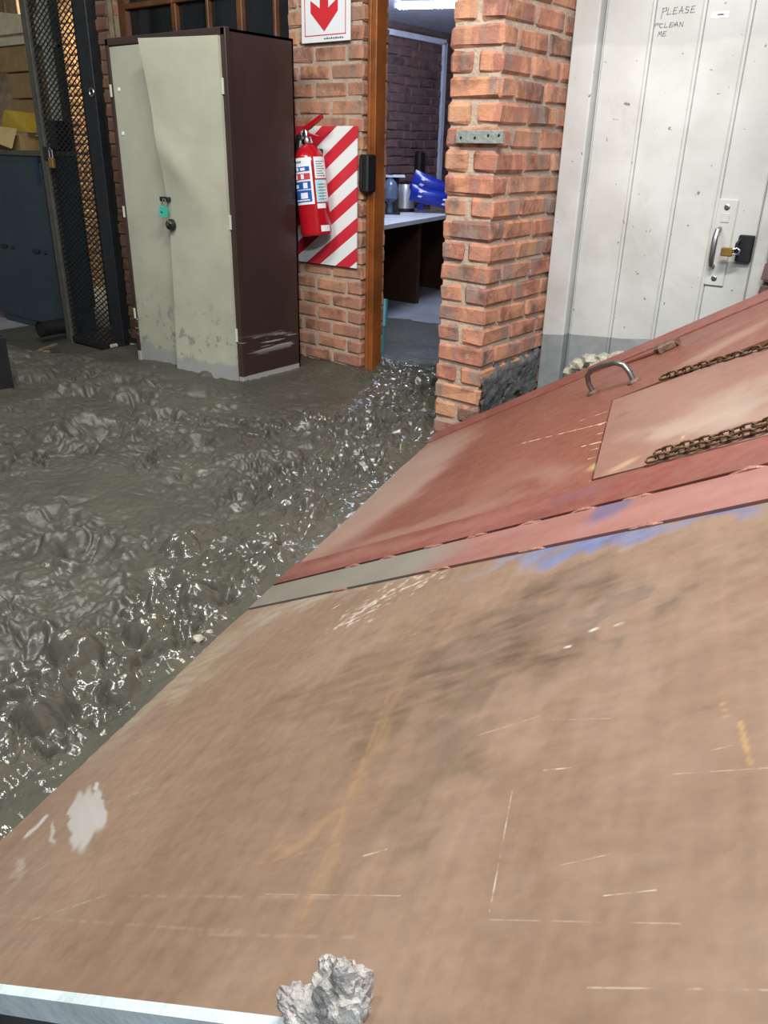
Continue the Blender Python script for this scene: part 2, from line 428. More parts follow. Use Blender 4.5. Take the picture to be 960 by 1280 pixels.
# black latch keep box
kb = MB(); zt = float(at(466, 193, 1, WY)[2]); zb = float(at(466, 241, 1, WY)[2])
kb.cbox(wx0-.012, wx0+.050, WY-.02, WY+.06, zb, zt, .008)
lk = obj('lock_box', kb, 'black', wf); lk['label'] = 'black metal lock box'
obj('lock_lip', MB().cbox(wx0-.004, wx0+.014, WY-.028, WY-.02, zb+.02, zt-.02, .003), 'dark_steel', lk)

# window above and behind the locker
wn = MB()
WX0, WX1, WZ0, WZ1 = -3.49, PR-.53, 1.05, 2.45
wyw = WY+.09
wn.box(WX0, WX1, wyw, wyw+.09, WZ1-.07, WZ1).box(WX0, WX1, wyw, wyw+.09, WZ0, WZ0+.07).box(WX0, WX0+.06, wyw, wyw+.09, WZ0, WZ1).box(WX1-.03, WX1, wyw, wyw+.09, WZ0, WZ1)
win = struct('window_1', wn, 'wood_window', 'brown wooden window with dark panes above the locker', 'window')
muls = [float(at(215, 20, 1, wyw)[0]), float(at(257, 20, 1, wyw)[0]), float(at(297, 20, 1, wyw)[0]), float(at(341, 20, 1, wyw)[0])]
for i, xm in enumerate(muls):
    wd = .045 if i % 2 == 0 else .022
    obj('mullion', MB().cbox(xm-wd/2, xm+wd/2, wyw+.01, wyw+.07, WZ0+.07, WZ1-.07, .004), 'wood_window', win)
tz = float(at(150, 12, 1, wyw)[2])
xs = [WX0+.06]+muls+[WX1-.03]
for i in range(len(xs)-1):
    obj('pane', MB().box(xs[i]+.012, xs[i+1]-.012, wyw+.04, wyw+.046, WZ0+.07, WZ1-.07), 'glass_dark', win)
for (x0, x1) in ((xs[0], xs[1]), (xs[1], xs[3]), (xs[3], xs[5])):
    obj('transom', MB().cbox(x0, x1, wyw+.005, wyw+.075, tz-.002, tz+.03, .004), 'wood_window', win)

# ------------------------------------------------------------------ white steel door
def door_mat():
    mt, nt, b = newmat('door_white'); co = objco(nt)
    sep = nd(nt, 'ShaderNodeSeparateXYZ'); nt.links.new(co, sep.inputs[0])
    n1 = noise(nt, 3.0, 5, 0.6, vec=co)
    base = ramp(nt, n1, [(0.3, (0.45, 0.45, 0.43)), (0.62, (0.58, 0.59, 0.575))])
    # chips with their own shapes
    sp = noise(nt, 34, 3, 0.5, vec=co)
    base = mix(nt, maprange(nt, sp, .71, .73), base, (0.20, 0.20, 0.19))
    gr = noise(nt, 1.3, 6, .7, vec=co, dist=.6); base = mix(nt, maprange(nt, gr, .52, .68, 0, .45), base, (0.36, 0.355, 0.34))
    sep0 = nd(nt, 'ShaderNodeSeparateXYZ'); nt.links.new(co, sep0.inputs[0]); base = mix(nt, mth(nt, 'MULTIPLY', maprange(nt, sep0.outputs['X'], .60, .80), maprange(nt, noise(nt, 6, 5, .6, vec=co), .35, .65, .1, .6)), base, (0.27, 0.265, 0.25))
    # band of repainted grey white above 1.77 and dried mud tide below 0.6
    wob = noise(nt, 2.2, 3, 0.5, vec=co); wob2 = mth(nt, 'MULTIPLY', mth(nt, 'SUBTRACT', wob, .5), .10)
    zz = mth(nt, 'ADD', sep.outputs['Z'], wob2)
    base = mix(nt, maprange(nt, zz, 1.735, 1.755, 0, .35), base, (0.36, 0.37, 0.365))
    xt = mth(nt, 'MULTIPLY', sep.outputs['X'], .10)
    tide = maprange(nt, mth(nt, 'SUBTRACT', mth(nt, 'ADD', sep.outputs['Z'], mth(nt, 'MULTIPLY', wob2, .35)), xt), .592, .598, 1, 0)
    base = mix(nt, tide, base, ramp(nt, noise(nt, 12, 4, vec=co), [(0.3, (0.22, 0.235, 0.245)), (0.7, (0.30, 0.315, 0.325))]))
    nt.links.new(base, b.inputs['Base Color']); b.inputs['Roughness'].default_value = .42
    bump(nt, b, noise(nt, 5, 4, vec=co), .12, .02)
    return mt
M['door_white'] = door_mat()
DY = .55
dr = struct('door_1', MB().box(.062, .81, DY+.012, DY+.05, .02, 2.3), 'door_white', 'white ribbed steel door with a mud tide line near its foot', 'door')
ribs = [.262, .455, .625]
edges = [.064]+ribs+[.80]
for i in range(4):
    obj('door_panel', MB().cbox(edges[i]+.007, edges[i+1]-.007, DY, DY+.014, .03, 2.29, .004), 'door_white', dr)
for xr in ribs:
    obj('rib', MB().tube([(xr, DY+.001, .03), (xr, DY+.001, 2.29)], .0075, 8), 'door_white', dr)
jm = MB().cbox(PX1+.004, .056, DY-.035, DY+.07, 0, 2.36, .006).box(PX1+.004, .87, DY-.03, DY+.07, 2.30, 2.36)
jm.cbox(.80, .862, DY-.02, DY+.07, 0, 2.36, .006)
obj('door_jamb', jm, 'door_white', dr)
# lock plate and pull handle
p0 = at(914, 249, 1, DY); p1 = at(893, 357, 1, DY)
hx = .668
pl = obj('lock_plate', MB().cbox(hx-.038, hx+.038, DY-.008, DY+.001, p1[2], p0[2], .003), 'door_white', dr); pl['label'] = 'white painted lock plate'
for zz in (p0[2]-.028, p1[2]+.03):
    obj('screw', MB().lathe((hx, DY-.008, zz), [(.011, 0), (.011, .003), (.006, .005)], 12, (0, -1, 0)), 'steel_grey', pl)
obj('cover_square', MB().cbox(hx-.016, hx+.016, DY-.011, DY-.007, p0[2]-.085, p0[2]-.05, .002), 'door_white', pl)
h0 = at(903, 290, 1, DY-.02); h1 = at(893, 330, 1, DY-.02)
hb = MB().tube([(hx-.012, DY-.008, h0[2]+.012), (hx-.012, DY-.04, h0[2]+.006), (hx-.012, DY-.05, h0[2]-.02), (hx-.012, DY-.05, h1[2]+.02), (hx-.012, DY-.038, h1[2]-.004), (hx-.012, DY-.008, h1[2]-.01)], [.008, .009, .011, .011, .009, .008], 8)
ho = obj('pull_handle', hb, 'steel_grey', dr, smooth=True); ho['label'] = 'worn steel pull handle'
# hasp cut-out
hs = MB().cbox(.735, .792, DY-.022, DY+.002, .985, 1.085, .004)
ha = obj('hasp', hs, 'dark_steel', dr); ha['label'] = 'dark steel hasp'
obj('staple', MB().tube([(.742, DY-.02, 1.065), (.742, DY-.05, 1.055), (.742, DY-.05, 1.02), (.742, DY-.02, 1.01)], .006, 6), 'dark_steel', ha)
# handwriting on the door
GL = {'P': [[(0, -.35), (.12, 1)], [(.1, .95), (.5, 1), (.55, .7), (.1, .5)]], 'L': [[(.1, 1), (0, 0), (.5, .05)]], 'E': [[(.5, 1), (.1, .95), (0, 0), (.5, .05)], [(.05, .5), (.4, .55)]],
      'A': [[(0, 0), (.3, 1), (.5, 0)], [(.1, .4), (.45, .4)]], 'S': [[(.5, .9), (.15, .95), (.1, .6), (.45, .4), (.4, .05), (0, .05)]],
      'C': [[(.5, .85), (.15, .9), (0, .4), (.15, .0), (.5, .1)]], 'M': [[(0, 0), (.15, 1), (.3, .4), (.5, 1), (.55, 0)]], 'N': [[(0, 0), (.05, .9), (.45, 0), (.5, .95)]]}
def write(mb, txt, x, zb, w, h, y, th):
    for ch in txt:
        for st in GL.get(ch, []):
            for (a0, b0), (a1, b1) in zip(st[:-1], st[1:]):
                A = Vector((x+a0*w, 0, zb+b0*h)); B = Vector((x+a1*w, 0, zb+b1*h)); d = (B-A).normalized(); n = Vector((-d.z, 0, d.x))*th/2; e = d*th*.3
                q = [A-n-e, B-n+e, B+n+e, A+n-e]
                mb.prism([(v.x, y, v.z) for v in q], (0, -.0008, 0))
        x += w*.74
tw = MB(); t0 = at(830, 18, 1, DY)
write(tw, 'P', .293, 1.838, .034, .026, DY+.0002, .0032); write(tw, 'LEASE', .315, 1.842, .030, .021, DY+.0002, .0032)
write(tw, 'CLEAN', .292, 1.800, .026, .015, DY+.0002, .003); write(tw, 'ME', .290, 1.772, .026, .015, DY+.0002, .003)
wo = obj('handwriting', tw, 'pencil', dr); wo['label'] = 'handwritten words please clean me'
st = obj('door_sticker', MB().box(.484, .545, DY-.001, DY+.001, 1.818, 1.838), 'white_sign', dr); st['label'] = 'small white sticker'
obj('sticker_print', MB().box(.505, .528, DY-.0016, DY-.0008, 1.826, 1.831), 'ink', st)
# padlock on door
pk = thing('padlock', 'brass padlock hanging on the white door hasp', 'padlock', (.725, DY-.06, 1.02))
bx = MB(); c0 = np.array([.718, DY-.062, 1.025])
bx.cbox(c0[0]-.026, c0[0]+.018, c0[1]-.011, c0[1]+.011, c0[2]-.018, c0[2]+.014, .004)
obj('lock_body', bx, 'brass', pk)
obj('shackle', MB().tube([c0+np.array(v) for v in ((.015, 0, .008), (.032, 0, .014), (.042, 0, .008), (.04, 0, -.006), (.015, 0, -.01))], .004, 8), 'chrome', pk, smooth=True)

# ================================================================== LOCKER
def locker_mats():
    mt, nt, b = newmat('locker_cream'); co = objco(nt); sep = nd(nt, 'ShaderNodeSeparateXYZ'); nt.links.new(co, sep.inputs[0])
    base = ramp(nt, noise(nt, 2.5, 5, .6, vec=co), [(0.3, (0.36, 0.36, 0.28)), (0.65, (0.45, 0.45, 0.36))])
    z = mth(nt, 'ADD', sep.outputs['Z'], mth(nt, 'MULTIPLY', mth(nt, 'SUBTRACT', noise(nt, 7, 4, vec=co), .5), .12))
    blot = mth(nt, 'MULTIPLY', maprange(nt, noise(nt, 16, 4, .6, vec=co), .56, .62), maprange(nt, z, .38, .62, 1, 0))
    base = mix(nt, mth(nt, 'MULTIPLY', blot, .75), base, (0.20, 0.20, 0.20))
    sc = maprange(nt, noise(nt, 11, 6, .7, vec=co, dist=1.5), .68, .74, 0, .4)
    base = mix(nt, sc, base, (0.25, 0.25, 0.22))
    tide = maprange(nt, z, .235, .26, 1, 0)
    base = mix(nt, mth(nt, 'MULTIPLY', tide, .85), base, (0.30, 0.305, 0.31))
    nt.links.new(base, b.inputs['Base Color']); b.inputs['Roughness'].default_value = .38
    bump(nt, b, noise(nt, 4, 3, vec=co), .15, .03)
    M['locker_cream'] = mt
    mt, nt, b = newmat('locker_brown'); co = objco(nt); sep = nd(nt, 'ShaderNodeSeparateXYZ'); nt.links.new(co, sep.inputs[0])
    base = ramp(nt, noise(nt, 3, 5, .6, vec=co), [(0.3, (0.035, 0.02, 0.018)), (0.7, (0.05, 0.028, 0.025))])
    yy = mth(nt, 'MULTIPLY', sep.outputs['Y'], .06)
    mp = nd(nt, 'ShaderNodeMapping'); nt.links.new(co, mp.inputs[0]); mp.inputs['Scale'].default_value = (3, 3, 40)
    stre = noise(nt, 1.0, 4, .6, vec=mp.outputs[0])
    zone = mth(nt, 'MULTIPLY', maprange(nt, sep.outputs['Z'], .28, .34), maprange(nt, sep.outputs['Z'], .36, .42, 1, 0))
    base = mix(nt, mth(nt, 'MULTIPLY', mth(nt, 'MULTIPLY', maprange(nt, stre, .54, .6), zone), .8), base, (0.42, 0.40, 0.38))
    tide = maprange(nt, sep.outputs['Z'], .188, .194, 1, 0)
    base = mix(nt, tide, base, (0.34, 0.33, 0.32))
    nt.links.new(base, b.inputs['Base Color']); b.inputs['Roughness'].default_value = .3
    bump(nt, b, noise(nt, 2.5, 2, vec=co), .25, .04)
    M['locker_brown'] = mt
locker_mats()
LX0, LX1, LY0, LY1, LZ = -2.575, -1.618, .068, .515, 1.862
lc = thing('steel_locker', 'dented cream two door steel locker with dark brown sides standing in the mud', 'locker', ((LX0+LX1)/2, (LY0+LY1)/2, 0))
bd = MB()
bd.box(LX1-.012, LX1, LY0, LY1, 0, LZ).box(LX0, LX0+.012, LY0, LY1, 0, LZ).box(LX0, LX1, LY1-.01, LY1, 0, LZ).box(LX0, LX1, LY0, LY1, LZ-.012, LZ).box(LX0, LX1, LY0, LY1, 0.02, .04)
obj('carcass', bd, 'locker_brown', lc)
fm = MB().cbox(LX1-.03, LX1+.004, LY0-.012, LY0+.02, 0, LZ+.004, .003).cbox(LX0-.004, LX0+.025, LY0-.012, LY0+.02, 0, LZ+.004, .003).cbox(LX0, LX1, LY0-.012, LY0+.02, LZ-.03, LZ+.006, .003)
obj('front_frame', fm, 'locker_brown', lc)
def sheet_door(x0, x1, z0, z1, yf, nx, nz, th=.018):
    mb = MB(); V = []
    for side in (0, 1):
        for j in range(nz+1):
            for i in range(nx+1):
                x = x0+(x1-x0)*i/nx; zz = z0+(z1-z0)*j/nz; V.append((x, yf(x, zz)+side*th, zz))
    N = (nx+1)*(nz+1); Fs = []
    for j in range(nz):
        for i in range(nx):
            a = j*(nx+1)+i; Fs.append((a, a+1, a+nx+2, a+nx+1)); Fs.append((N+a, N+a+nx+1, N+a+nx+2, N+a+1))
    for j in range(nz):
        for i in (0, nx):
            a = j*(nx+1)+i; Fs.append((a, a+nx+1, N+a+nx+1, N+a))
    for i in range(nx):
        for j in (0, nz):
            a = j*(nx+1)+i; Fs.append((a, a+1, N+a+1, N+a))
    return mb.add(V, Fs)
XF = -2.105
zk = [.05, .124, .536, .955, 1.166, 1.367, 1.617, 1.824, 1.86]; yk = [-.018, -.014, .006, .022, .010, -.006, -.044, -.074, -.078]
def yfree(zz): return float(np.interp(zz, zk, yk))
def y_right(x, zz):
    t = (x-(LX1-.03))/(XF-(LX1-.03))      # 0 hinge .. 1 free edge
    base = .04
    # crease running down from the free edge at z=1.37
    y = base+(yfree(zz)-base)*t**1.15
    cz = 1.37-.42*(1-t)
    y -= .016*math.exp(-((zz-cz)/.11)**2)*float(sstep(.05, .8, t))
    return y
def y_left(x, zz):
    t = (x-(LX0+.02))/(XF+.03-(LX0+.02))
    return .046+.008*t*math.sin(zz*2.2)+(-.012*t*max(0, (.5-zz)*2))
dl = obj('door', sheet_door(LX0+.018, XF+.03, .05, 1.828, lambda x, z: y_left(x, z)+.018, 8, 24), 'locker_cream', lc)
d2 = obj('door', sheet_door(XF, LX1-.03, .05, 1.832, y_right, 32, 110, .016), 'locker_cream', lc, smooth=True); d2['label'] = 'buckled right door leaf, bent out at the top'
for q in ((148, 112), (153, 167)):
    a = at(*q, 1, .06); obj('rivet', MB().lathe((a[0], y_left(a[0], a[2])+.018, a[2]), [(.011, 0), (.009, .004)], 10, (0, -1, 0)), 'label_white', dl)
for zz in (1.62, 1.0, .42):
    obj('hinge', MB().tube([(LX1-.026, LY0-.016, zz-.035), (LX1-.026, LY0-.016, zz+.035)], .007, 8), 'pale_upright', d2)
    obj('hinge', MB().tube([(LX0+.014, LY0-.014, zz-.03), (LX0+.014, LY0-.014, zz+.03)], .007, 8), 'pale_upright', dl)
# hasp and round lock
a = at(210, 249, 1, .02)
obj('hasp', MB().cbox(a[0]-.045, a[0]+.03, -.004, .022, a[2]-.012, a[2]+.012, .004), 'black', d2)
a2 = at(214, 281, 1, .01)
kn = obj('lock_knob', MB().lathe((a2[0], .018, a2[2]), [(.03, 0), (.03, .012), (.024, .026), (.012, .032)], 16, (0, -1, 0)), 'black', d2, smooth=True)
obj('handle_lever', MB().tube([(a2[0], -.014, a2[2]), (a2[0]+.012, -.016, a2[2]+.02), (a2[0]+.03, -.016, a2[2]+.012)], .005, 8), 'chrome', kn)
gp = at(205, 262, 1, -.012)
gl = thing('padlock', 'small green padlock hanging from the locker hasp', 'padlock', gp)
rot = .22
def rp(dx, dz): return (gp[0]+dx*math.cos(rot)+dz*math.sin(rot), -.014, gp[2]-dx*math.sin(rot)+dz*math.cos(rot))
q = [rp(-.022, -.035), rp(.022, -.035), rp(.022, .015), rp(-.022, .015)]
obj('lock_body', MB().prism([(v[0], -.026, v[2]) for v in q], (0, .024, 0)), 'green_lock', gl)
q = [rp(-.011, -.018), rp(.011, -.018), rp(.011, -.008), rp(-.011, -.008)]
obj('lock_print', MB().prism([(v[0], -.0265, v[2]) for v in q], (0, .001, 0)), 'label_blue', gl)
obj('shackle', MB().tube([rp(-.015, .012), rp(-.015, .04), rp(-.008, .053), rp(.008, .053), rp(.015, .04), rp(.015, .012)], .0045, 8), 'chrome', gl, smooth=True)

# ================================================================== SIGNS AND EXTINGUISHER
SY = WY-.012
a = at(378, 53, 1, SY); b_ = at(438, 52, 1, SY)
sx0, sx1, sz0 = a[0], b_[0], (a[2]+b_[2])/2
sg = thing('fire_sign', 'white sign with a red downward arrow on the brick pier', 'sign', ((sx0+sx1)/2, SY, sz0))
obj('board', MB().cbox(sx0, sx1, SY-.004, SY+.004, sz0, sz0+.46, .001), 'white_sign', sg)
def sp(px, pz): return (sx0+(sx1-sx0)*px, SY-.0055, sz0+pz)
# arrow: fractions of width, metres of height
W_ = sx1-sx0
ar = [sp(.48, .048), sp(.76, .135), sp(.76, .19), sp(.565, .152), sp(.565, .40), sp(.395, .40), sp(.395, .152), sp(.20, .19), sp(.20, .135)]
obj('arrow', MB().prism(ar, (0, .002, 0)), 'red_sign', sg)
bo = MB()
for (x0, x1, z0, z1) in ((.07, .92, .030, .034), (.07, .082, .03, .43), (.908, .92, .03, .43), (.07, .92, .426, .43)):
    bo.prism([sp(x0, z0), sp(x1, z0), sp(x1, z1), sp(x0, z1)], (0, .0015, 0))
obj('border_line', bo, 'red_sign', sg)
tx = MB()
for i in range(9):
    x0 = .48+.045*i; tx.prism([sp(x0, .012), sp(x0+.03, .012), sp(x0+.03, .018+.003*(i % 2)), sp(x0, .018)], (0, .0015, 0))
obj('small_print', tx, 'ink', sg)
# striped board
def stripe_mat():
    mt, nt, b = newmat('stripes'); co = objco(nt); sep = nd(nt, 'ShaderNodeSeparateXYZ'); nt.links.new(co, sep.inputs[0])
    v = mth(nt, 'SUBTRACT', sep.outputs['Z'], mth(nt, 'MULTIPLY', sep.outputs['X'], .70))
    fr_ = mth(nt, 'FRACT', mth(nt, 'ADD', mth(nt, 'DIVIDE', v, .158), 10.30))
    g = mth(nt, 'GREATER_THAN', fr_, .52)
    nt.links.new(mix(nt, g, (0.80, 0.83, 0.84), (0.60, 0.03, 0.05)), b.inputs['Base Color']); b.inputs['Roughness'].default_value = .35
    return mt
M['stripes'] = stripe_mat()
a = at(371, 157, 1, SY); b_ = at(444, 333, 1, SY)
bx0, bx1, bz0, bz1 = a[0]-.005, b_[0]+.012, .742, 1.468
tag(obj('striped_board', MB().cbox(bx0, bx1, SY-.006, SY+.004, bz0, bz1, .001), 'stripes', origin=((bx0+bx1)/2, SY, bz0)), 'red and white diagonal striped board behind the fire extinguisher', 'board')
# extinguisher
EY = WY-.115; ER = .086
eb = np.array(at(396, 297, 1, EY)); et = np.array(at(384, 178, 1, EY)); eb[2] += .01
ax = (et-eb); EL = float(np.linalg.norm(ax)); ax /= EL
ex = thing('fire_extinguisher', 'red fire extinguisher hanging tilted on the striped board', 'fire extinguisher', eb)
prof = [(.07, 0), (ER-.004, .006), (ER, .02), (ER, EL-.11), (ER*.96, EL-.08), (ER*.82, EL-.05), (ER*.55, EL-.025), (.026, EL-.012), (.022, EL)]
obj('cylinder_body', MB().lathe(eb, prof, 40, ax), 'red_gloss', ex, smooth=True)
obj('neck_collar', MB().lathe(eb+ax*(EL-.006), [(.03, 0), (.032, .008), (.03, .02), (.022, .026)], 20, ax), 'chrome', ex, smooth=True)
vt = eb+ax*(EL+.02)
obj('valve', MB().lathe(vt, [(.018, 0), (.02, .02), (.016, .04), (.01, .05)], 14, ax), 'chrome', ex, smooth=True)
obj('squeeze_lever', MB().prism([vt+np.array(v) for v in ((-.01, -.012, .035), (.02, -.012, .045), (.115, -.012, .10), (.11, -.012, .115), (.015, -.012, .07), (-.012, -.012, .055))], (0, .024, 0)), 'red_gloss', ex)
obj('carry_handle', MB().prism([vt+np.array(v) for v in ((.0, -.012, .012), (.10, -.012, -.002), (.10, -.012, .010), (.0, -.012, .03))], (0, .024, 0)), 'red_gloss', ex)
obj('gauge', MB().lathe(vt+np.array((-.02, -.02, .008)), [(.02, 0), (.02, .01), (.015, .012)], 14, (-.5, -1, 0)), 'chrome', ex)
hz_ = [vt+np.array((-.02, 0, .02)), vt+np.array((-.07, .005, .01)), eb+ax*(EL-.08)+np.array((-.105, .01, 0)), eb+ax*(EL*.5)+np.array((-.107, .02, 0)), eb+ax*(EL*.3)+np.array((-.10, .03, 0))]
obj('hose', MB().tube(hz_, .011, 8), 'black', ex, smooth=True)
# labels wrapped round the cylinder
toc = np.array([CAM[0]-eb[0], CAM[1]-eb[1], 0]); ca = math.atan2(toc[1], toc[0])
ref = np.array([math.cos(ca), math.sin(ca), 0]); ref = ref-ax*(ref@ax); ref /= np.linalg.norm(ref); sid = np.cross(ax, ref)
def patch(name, a0, a1, h0, h1, mat, par, dr_=.0015, n=8):
    mb = MB(); V = []; 
    for r in (ER+dr_, ER+dr_-.0012):
        for i in range(n+1):
            an = math.radians(a0+(a1-a0)*i/n)
            dd = (ref*math.cos(an)+sid*math.sin(an))*r
            V += [eb+ax*h0+dd, eb+ax*h1+dd]
    Fs = []; N = 2*(n+1)
    for i in range(n):
        Fs += [(2*i, 2*i+2, 2*i+3, 2*i+1), (N+2*i, N+2*i+1, N+2*i+3, N+2*i+2), (2*i, N+2*i, N+2*i+2, 2*i+2), (2*i+1, 2*i+3, N+2*i+3, N+2*i+1)]
    Fs += [(0, 1, N+1, N), (2*n, N+2*n, N+2*n+1, 2*n+1)]
    mb.add(V, Fs); return obj(name, mb, mat, par, smooth=False)
E1 = EL
lab = patch('instruction_label', -92, 6, .165, .40, 'label_white', ex)
def lp(nm, a0, a1, h0, h1, mt, d=.0028, par=None): return patch(nm, a0, a1, h0, h1, mt, par or lab, d, 6)
lp('label_block', -88, -2, .178, .238, 'label_blue'); lp('label_block', -88, -2, .243, .282, 'label_blue')
lp('label_block', -88, -2, .290, .322, 'label_red'); lp('label_block', -88, -2, .332, .356, 'label_blue')
lp('label_block', -88, -30, .375, .385, 'tag_grey')
for (a0, a1, h0, h1) in ((-44, -16, .195, .225), (-30, -14, .247, .275), (-70, -52, .250, .268), (-62, -54, .294, .318), (-36, -24, .294, .318), (-74, -62, .336, .352), (-54, -44, .336, .352), (-36, -18, .336, .350), (-80, -10, .184, .190)):
    lp('label_icon', a0, a1, h0, h1, 'label_white', .004)
l2 = patch('service_label', 16, 72, .292, .40, 'label_white', ex)
for i in range(7): lp('label_line', 22, 60-(i % 3)*6, .303+.012*i, .307+.012*i, 'tag_grey', .0028, l2)
l3 = patch('record_label', 14, 72, .172, .285, 'label_cyan', ex)
lp('label_block', 46, 70, .178, .28, 'label_white', .0028, l3)
for i in range(6): lp('label_line', 22, 56, .186+.015*i, .190+.015*i, 'tag_grey', .004, l3)
patch('small_label', 14, 50, .14, .165, 'label_white', ex); patch('base_label', 20, 62, .02, .052, 'label_white', ex)
obj('wall_bracket', MB().cbox(et[0]-.03, et[0]+.03, EY+.02, SY-.006, et[2]-.06, et[2]-.03, .004), 'dark_steel', ex)

# ================================================================== HOOD (inclined steel cover)
def plane2(p):  # plane coordinates of a 3D point in the hood object frame
    d = np.array(p)-HO; return (float(d@HE), float(d@HS))
def P2(x, y): return plane2(hp(x, y))
def plate_mat(name, stops, blobs, segs, rough=(.35, .6), nscale=1.6, stretch=(1, 1, 1)):
    mt, nt, b = newmat(name)
    co = nd(nt, 'ShaderNodeTexCoord').outputs['Object']
    mp = nd(nt, 'ShaderNodeMapping'); nt.links.new(co, mp.inputs[0]); mp.inputs['Scale'].default_value = stretch
    if stops is None:
        base = nd(nt, 'ShaderNodeAttribute', attribute_name='stain').outputs['Color']
    else: base = ramp(nt, noise(nt, nscale, 6, .6, vec=mp.outputs[0]), stops)
    fine = noise(nt, 30, 4, .6, vec=co)
    base = mix(nt, maprange(nt, fine, .3, .7, .0, .12), base, (0.36, 0.26, 0.20))
    wz = nd(nt, 'ShaderNodeTexNoise'); wz.inputs['Scale'].default_value = 9; wz.inputs['Detail'].default_value = 5; nt.links.new(co, wz.inputs['Vector'])
    ws = nd(nt, 'ShaderNodeVectorMath', operation='SUBTRACT'); nt.links.new(wz.outputs['Color'], ws.inputs[0]); ws.inputs[1].default_value = (.5, .5, .5)
    for (cx, cy, ang, rx, ry, colr, stg, wob, edge) in blobs:
        s1 = nd(nt, 'ShaderNodeVectorMath', operation='SCALE'); nt.links.new(ws.outputs[0], s1.inputs[0]); s1.inputs['Scale'].default_value = wob
        ad = nd(nt, 'ShaderNodeVectorMath', operation='ADD'); nt.links.new(co, ad.inputs[0]); nt.links.new(s1.outputs[0], ad.inputs[1])
        mpp = nd(nt, 'ShaderNodeMapping', vector_type='TEXTURE'); nt.links.new(ad.outputs[0], mpp.inputs[0])
        mpp.inputs['Location'].default_value = (cx, cy, 0); mpp.inputs['Rotation'].default_value = (0, 0, ang); mpp.inputs['Scale'].default_value = (rx, ry, 1)
        sx_ = nd(nt, 'ShaderNodeVectorMath', operation='MULTIPLY'); nt.links.new(mpp.outputs[0], sx_.inputs[0]); sx_.inputs[1].default_value = (1, 1, 0)
        ln = nd(nt, 'ShaderNodeVectorMath', operation='LENGTH'); nt.links.new(sx_.outputs[0], ln.inputs[0])
        base = mix(nt, maprange(nt, ln.outputs['Value'], 1-edge, 1+edge, stg, 0), base, colr)
    brk = maprange(nt, noise(nt, 38, 4, .65, vec=co), .40, .62, .0, 1)
    for (p, q_, wd, colr, stg) in segs:
        A = Vector((p[0], p[1], 0)); D = Vector((q_[0]-p[0], q_[1]-p[1], 0)); L2 = D.length_squared
        s_ = nd(nt, 'ShaderNodeVectorMath', operation='SUBTRACT'); nt.links.new(co, s_.inputs[0]); s_.inputs[1].default_value = A
        s0 = nd(nt, 'ShaderNodeVectorMath', operation='MULTIPLY'); nt.links.new(s_.outputs[0], s0.inputs[0]); s0.inputs[1].default_value = (1, 1, 0)
        dt = nd(nt, 'ShaderNodeVectorMath', operation='DOT_PRODUCT'); nt.links.new(s0.outputs[0], dt.inputs[0]); dt.inputs[1].default_value = D/L2
        tcl = mth(nt, 'ADD', dt.outputs['Value'], 0.0, True)
        sc_ = nd(nt, 'ShaderNodeVectorMath', operation='SCALE'); sc_.inputs[0].default_value = D; nt.links.new(tcl, sc_.inputs['Scale'])
        sb = nd(nt, 'ShaderNodeVectorMath', operation='SUBTRACT'); nt.links.new(s0.outputs[0], sb.inputs[0]); nt.links.new(sc_.outputs[0], sb.inputs[1])
        ln = nd(nt, 'ShaderNodeVectorMath', operation='LENGTH'); nt.links.new(sb.outputs[0], ln.inputs[0])
        mk = maprange(nt, ln.outputs['Value'], wd*.2, wd*(1 if wd > .0028 else .8), stg*(1 if wd > .0028 else .75), 0)
        mk = mth(nt, 'MULTIPLY', mk, brk)
        base = mix(nt, mk, base, colr)
    nt.links.new(base, b.inputs['Base Color'])
    rg = maprange(nt, noise(nt, 5, 5, .6, vec=co), .3, .7, rough[0], rough[1]); nt.links.new(rg, b.inputs['Roughness'])
    bump(nt, b, noise(nt, 60, 4, .6, vec=co), .08, .006)
    return mt
def ang(p, q): return math.atan2(q[1]-p[1], q[0]-p[0])
def blob(p, q, wpx, colr, stg, wob=.06, edge=.5):
    # stain lying between two sight points, wpx half width in metres
    A, B = P2(*p), P2(*q); L = math.hypot(B[0]-A[0], B[1]-A[1])/2
    return ((A[0]+B[0])/2, (A[1]+B[1])/2, ang(A, B), max(L, .004), wpx, colr, stg, wob, edge)
def seg(p, q, wd, colr, stg): return (P2(*p), P2(*q), wd, colr, stg)
PALE = (0.55, 0.45, 0.36); DUST = (0.40, 0.34, 0.26); GREY = (0.34, 0.33, 0.31); RUSTY = (0.50, 0.24, 0.07); DARK = (0.13, 0.095, 0.075); BLUE = (0.03, 0.13, 0.42)
WHT = (0.50, 0.42, 0.34)
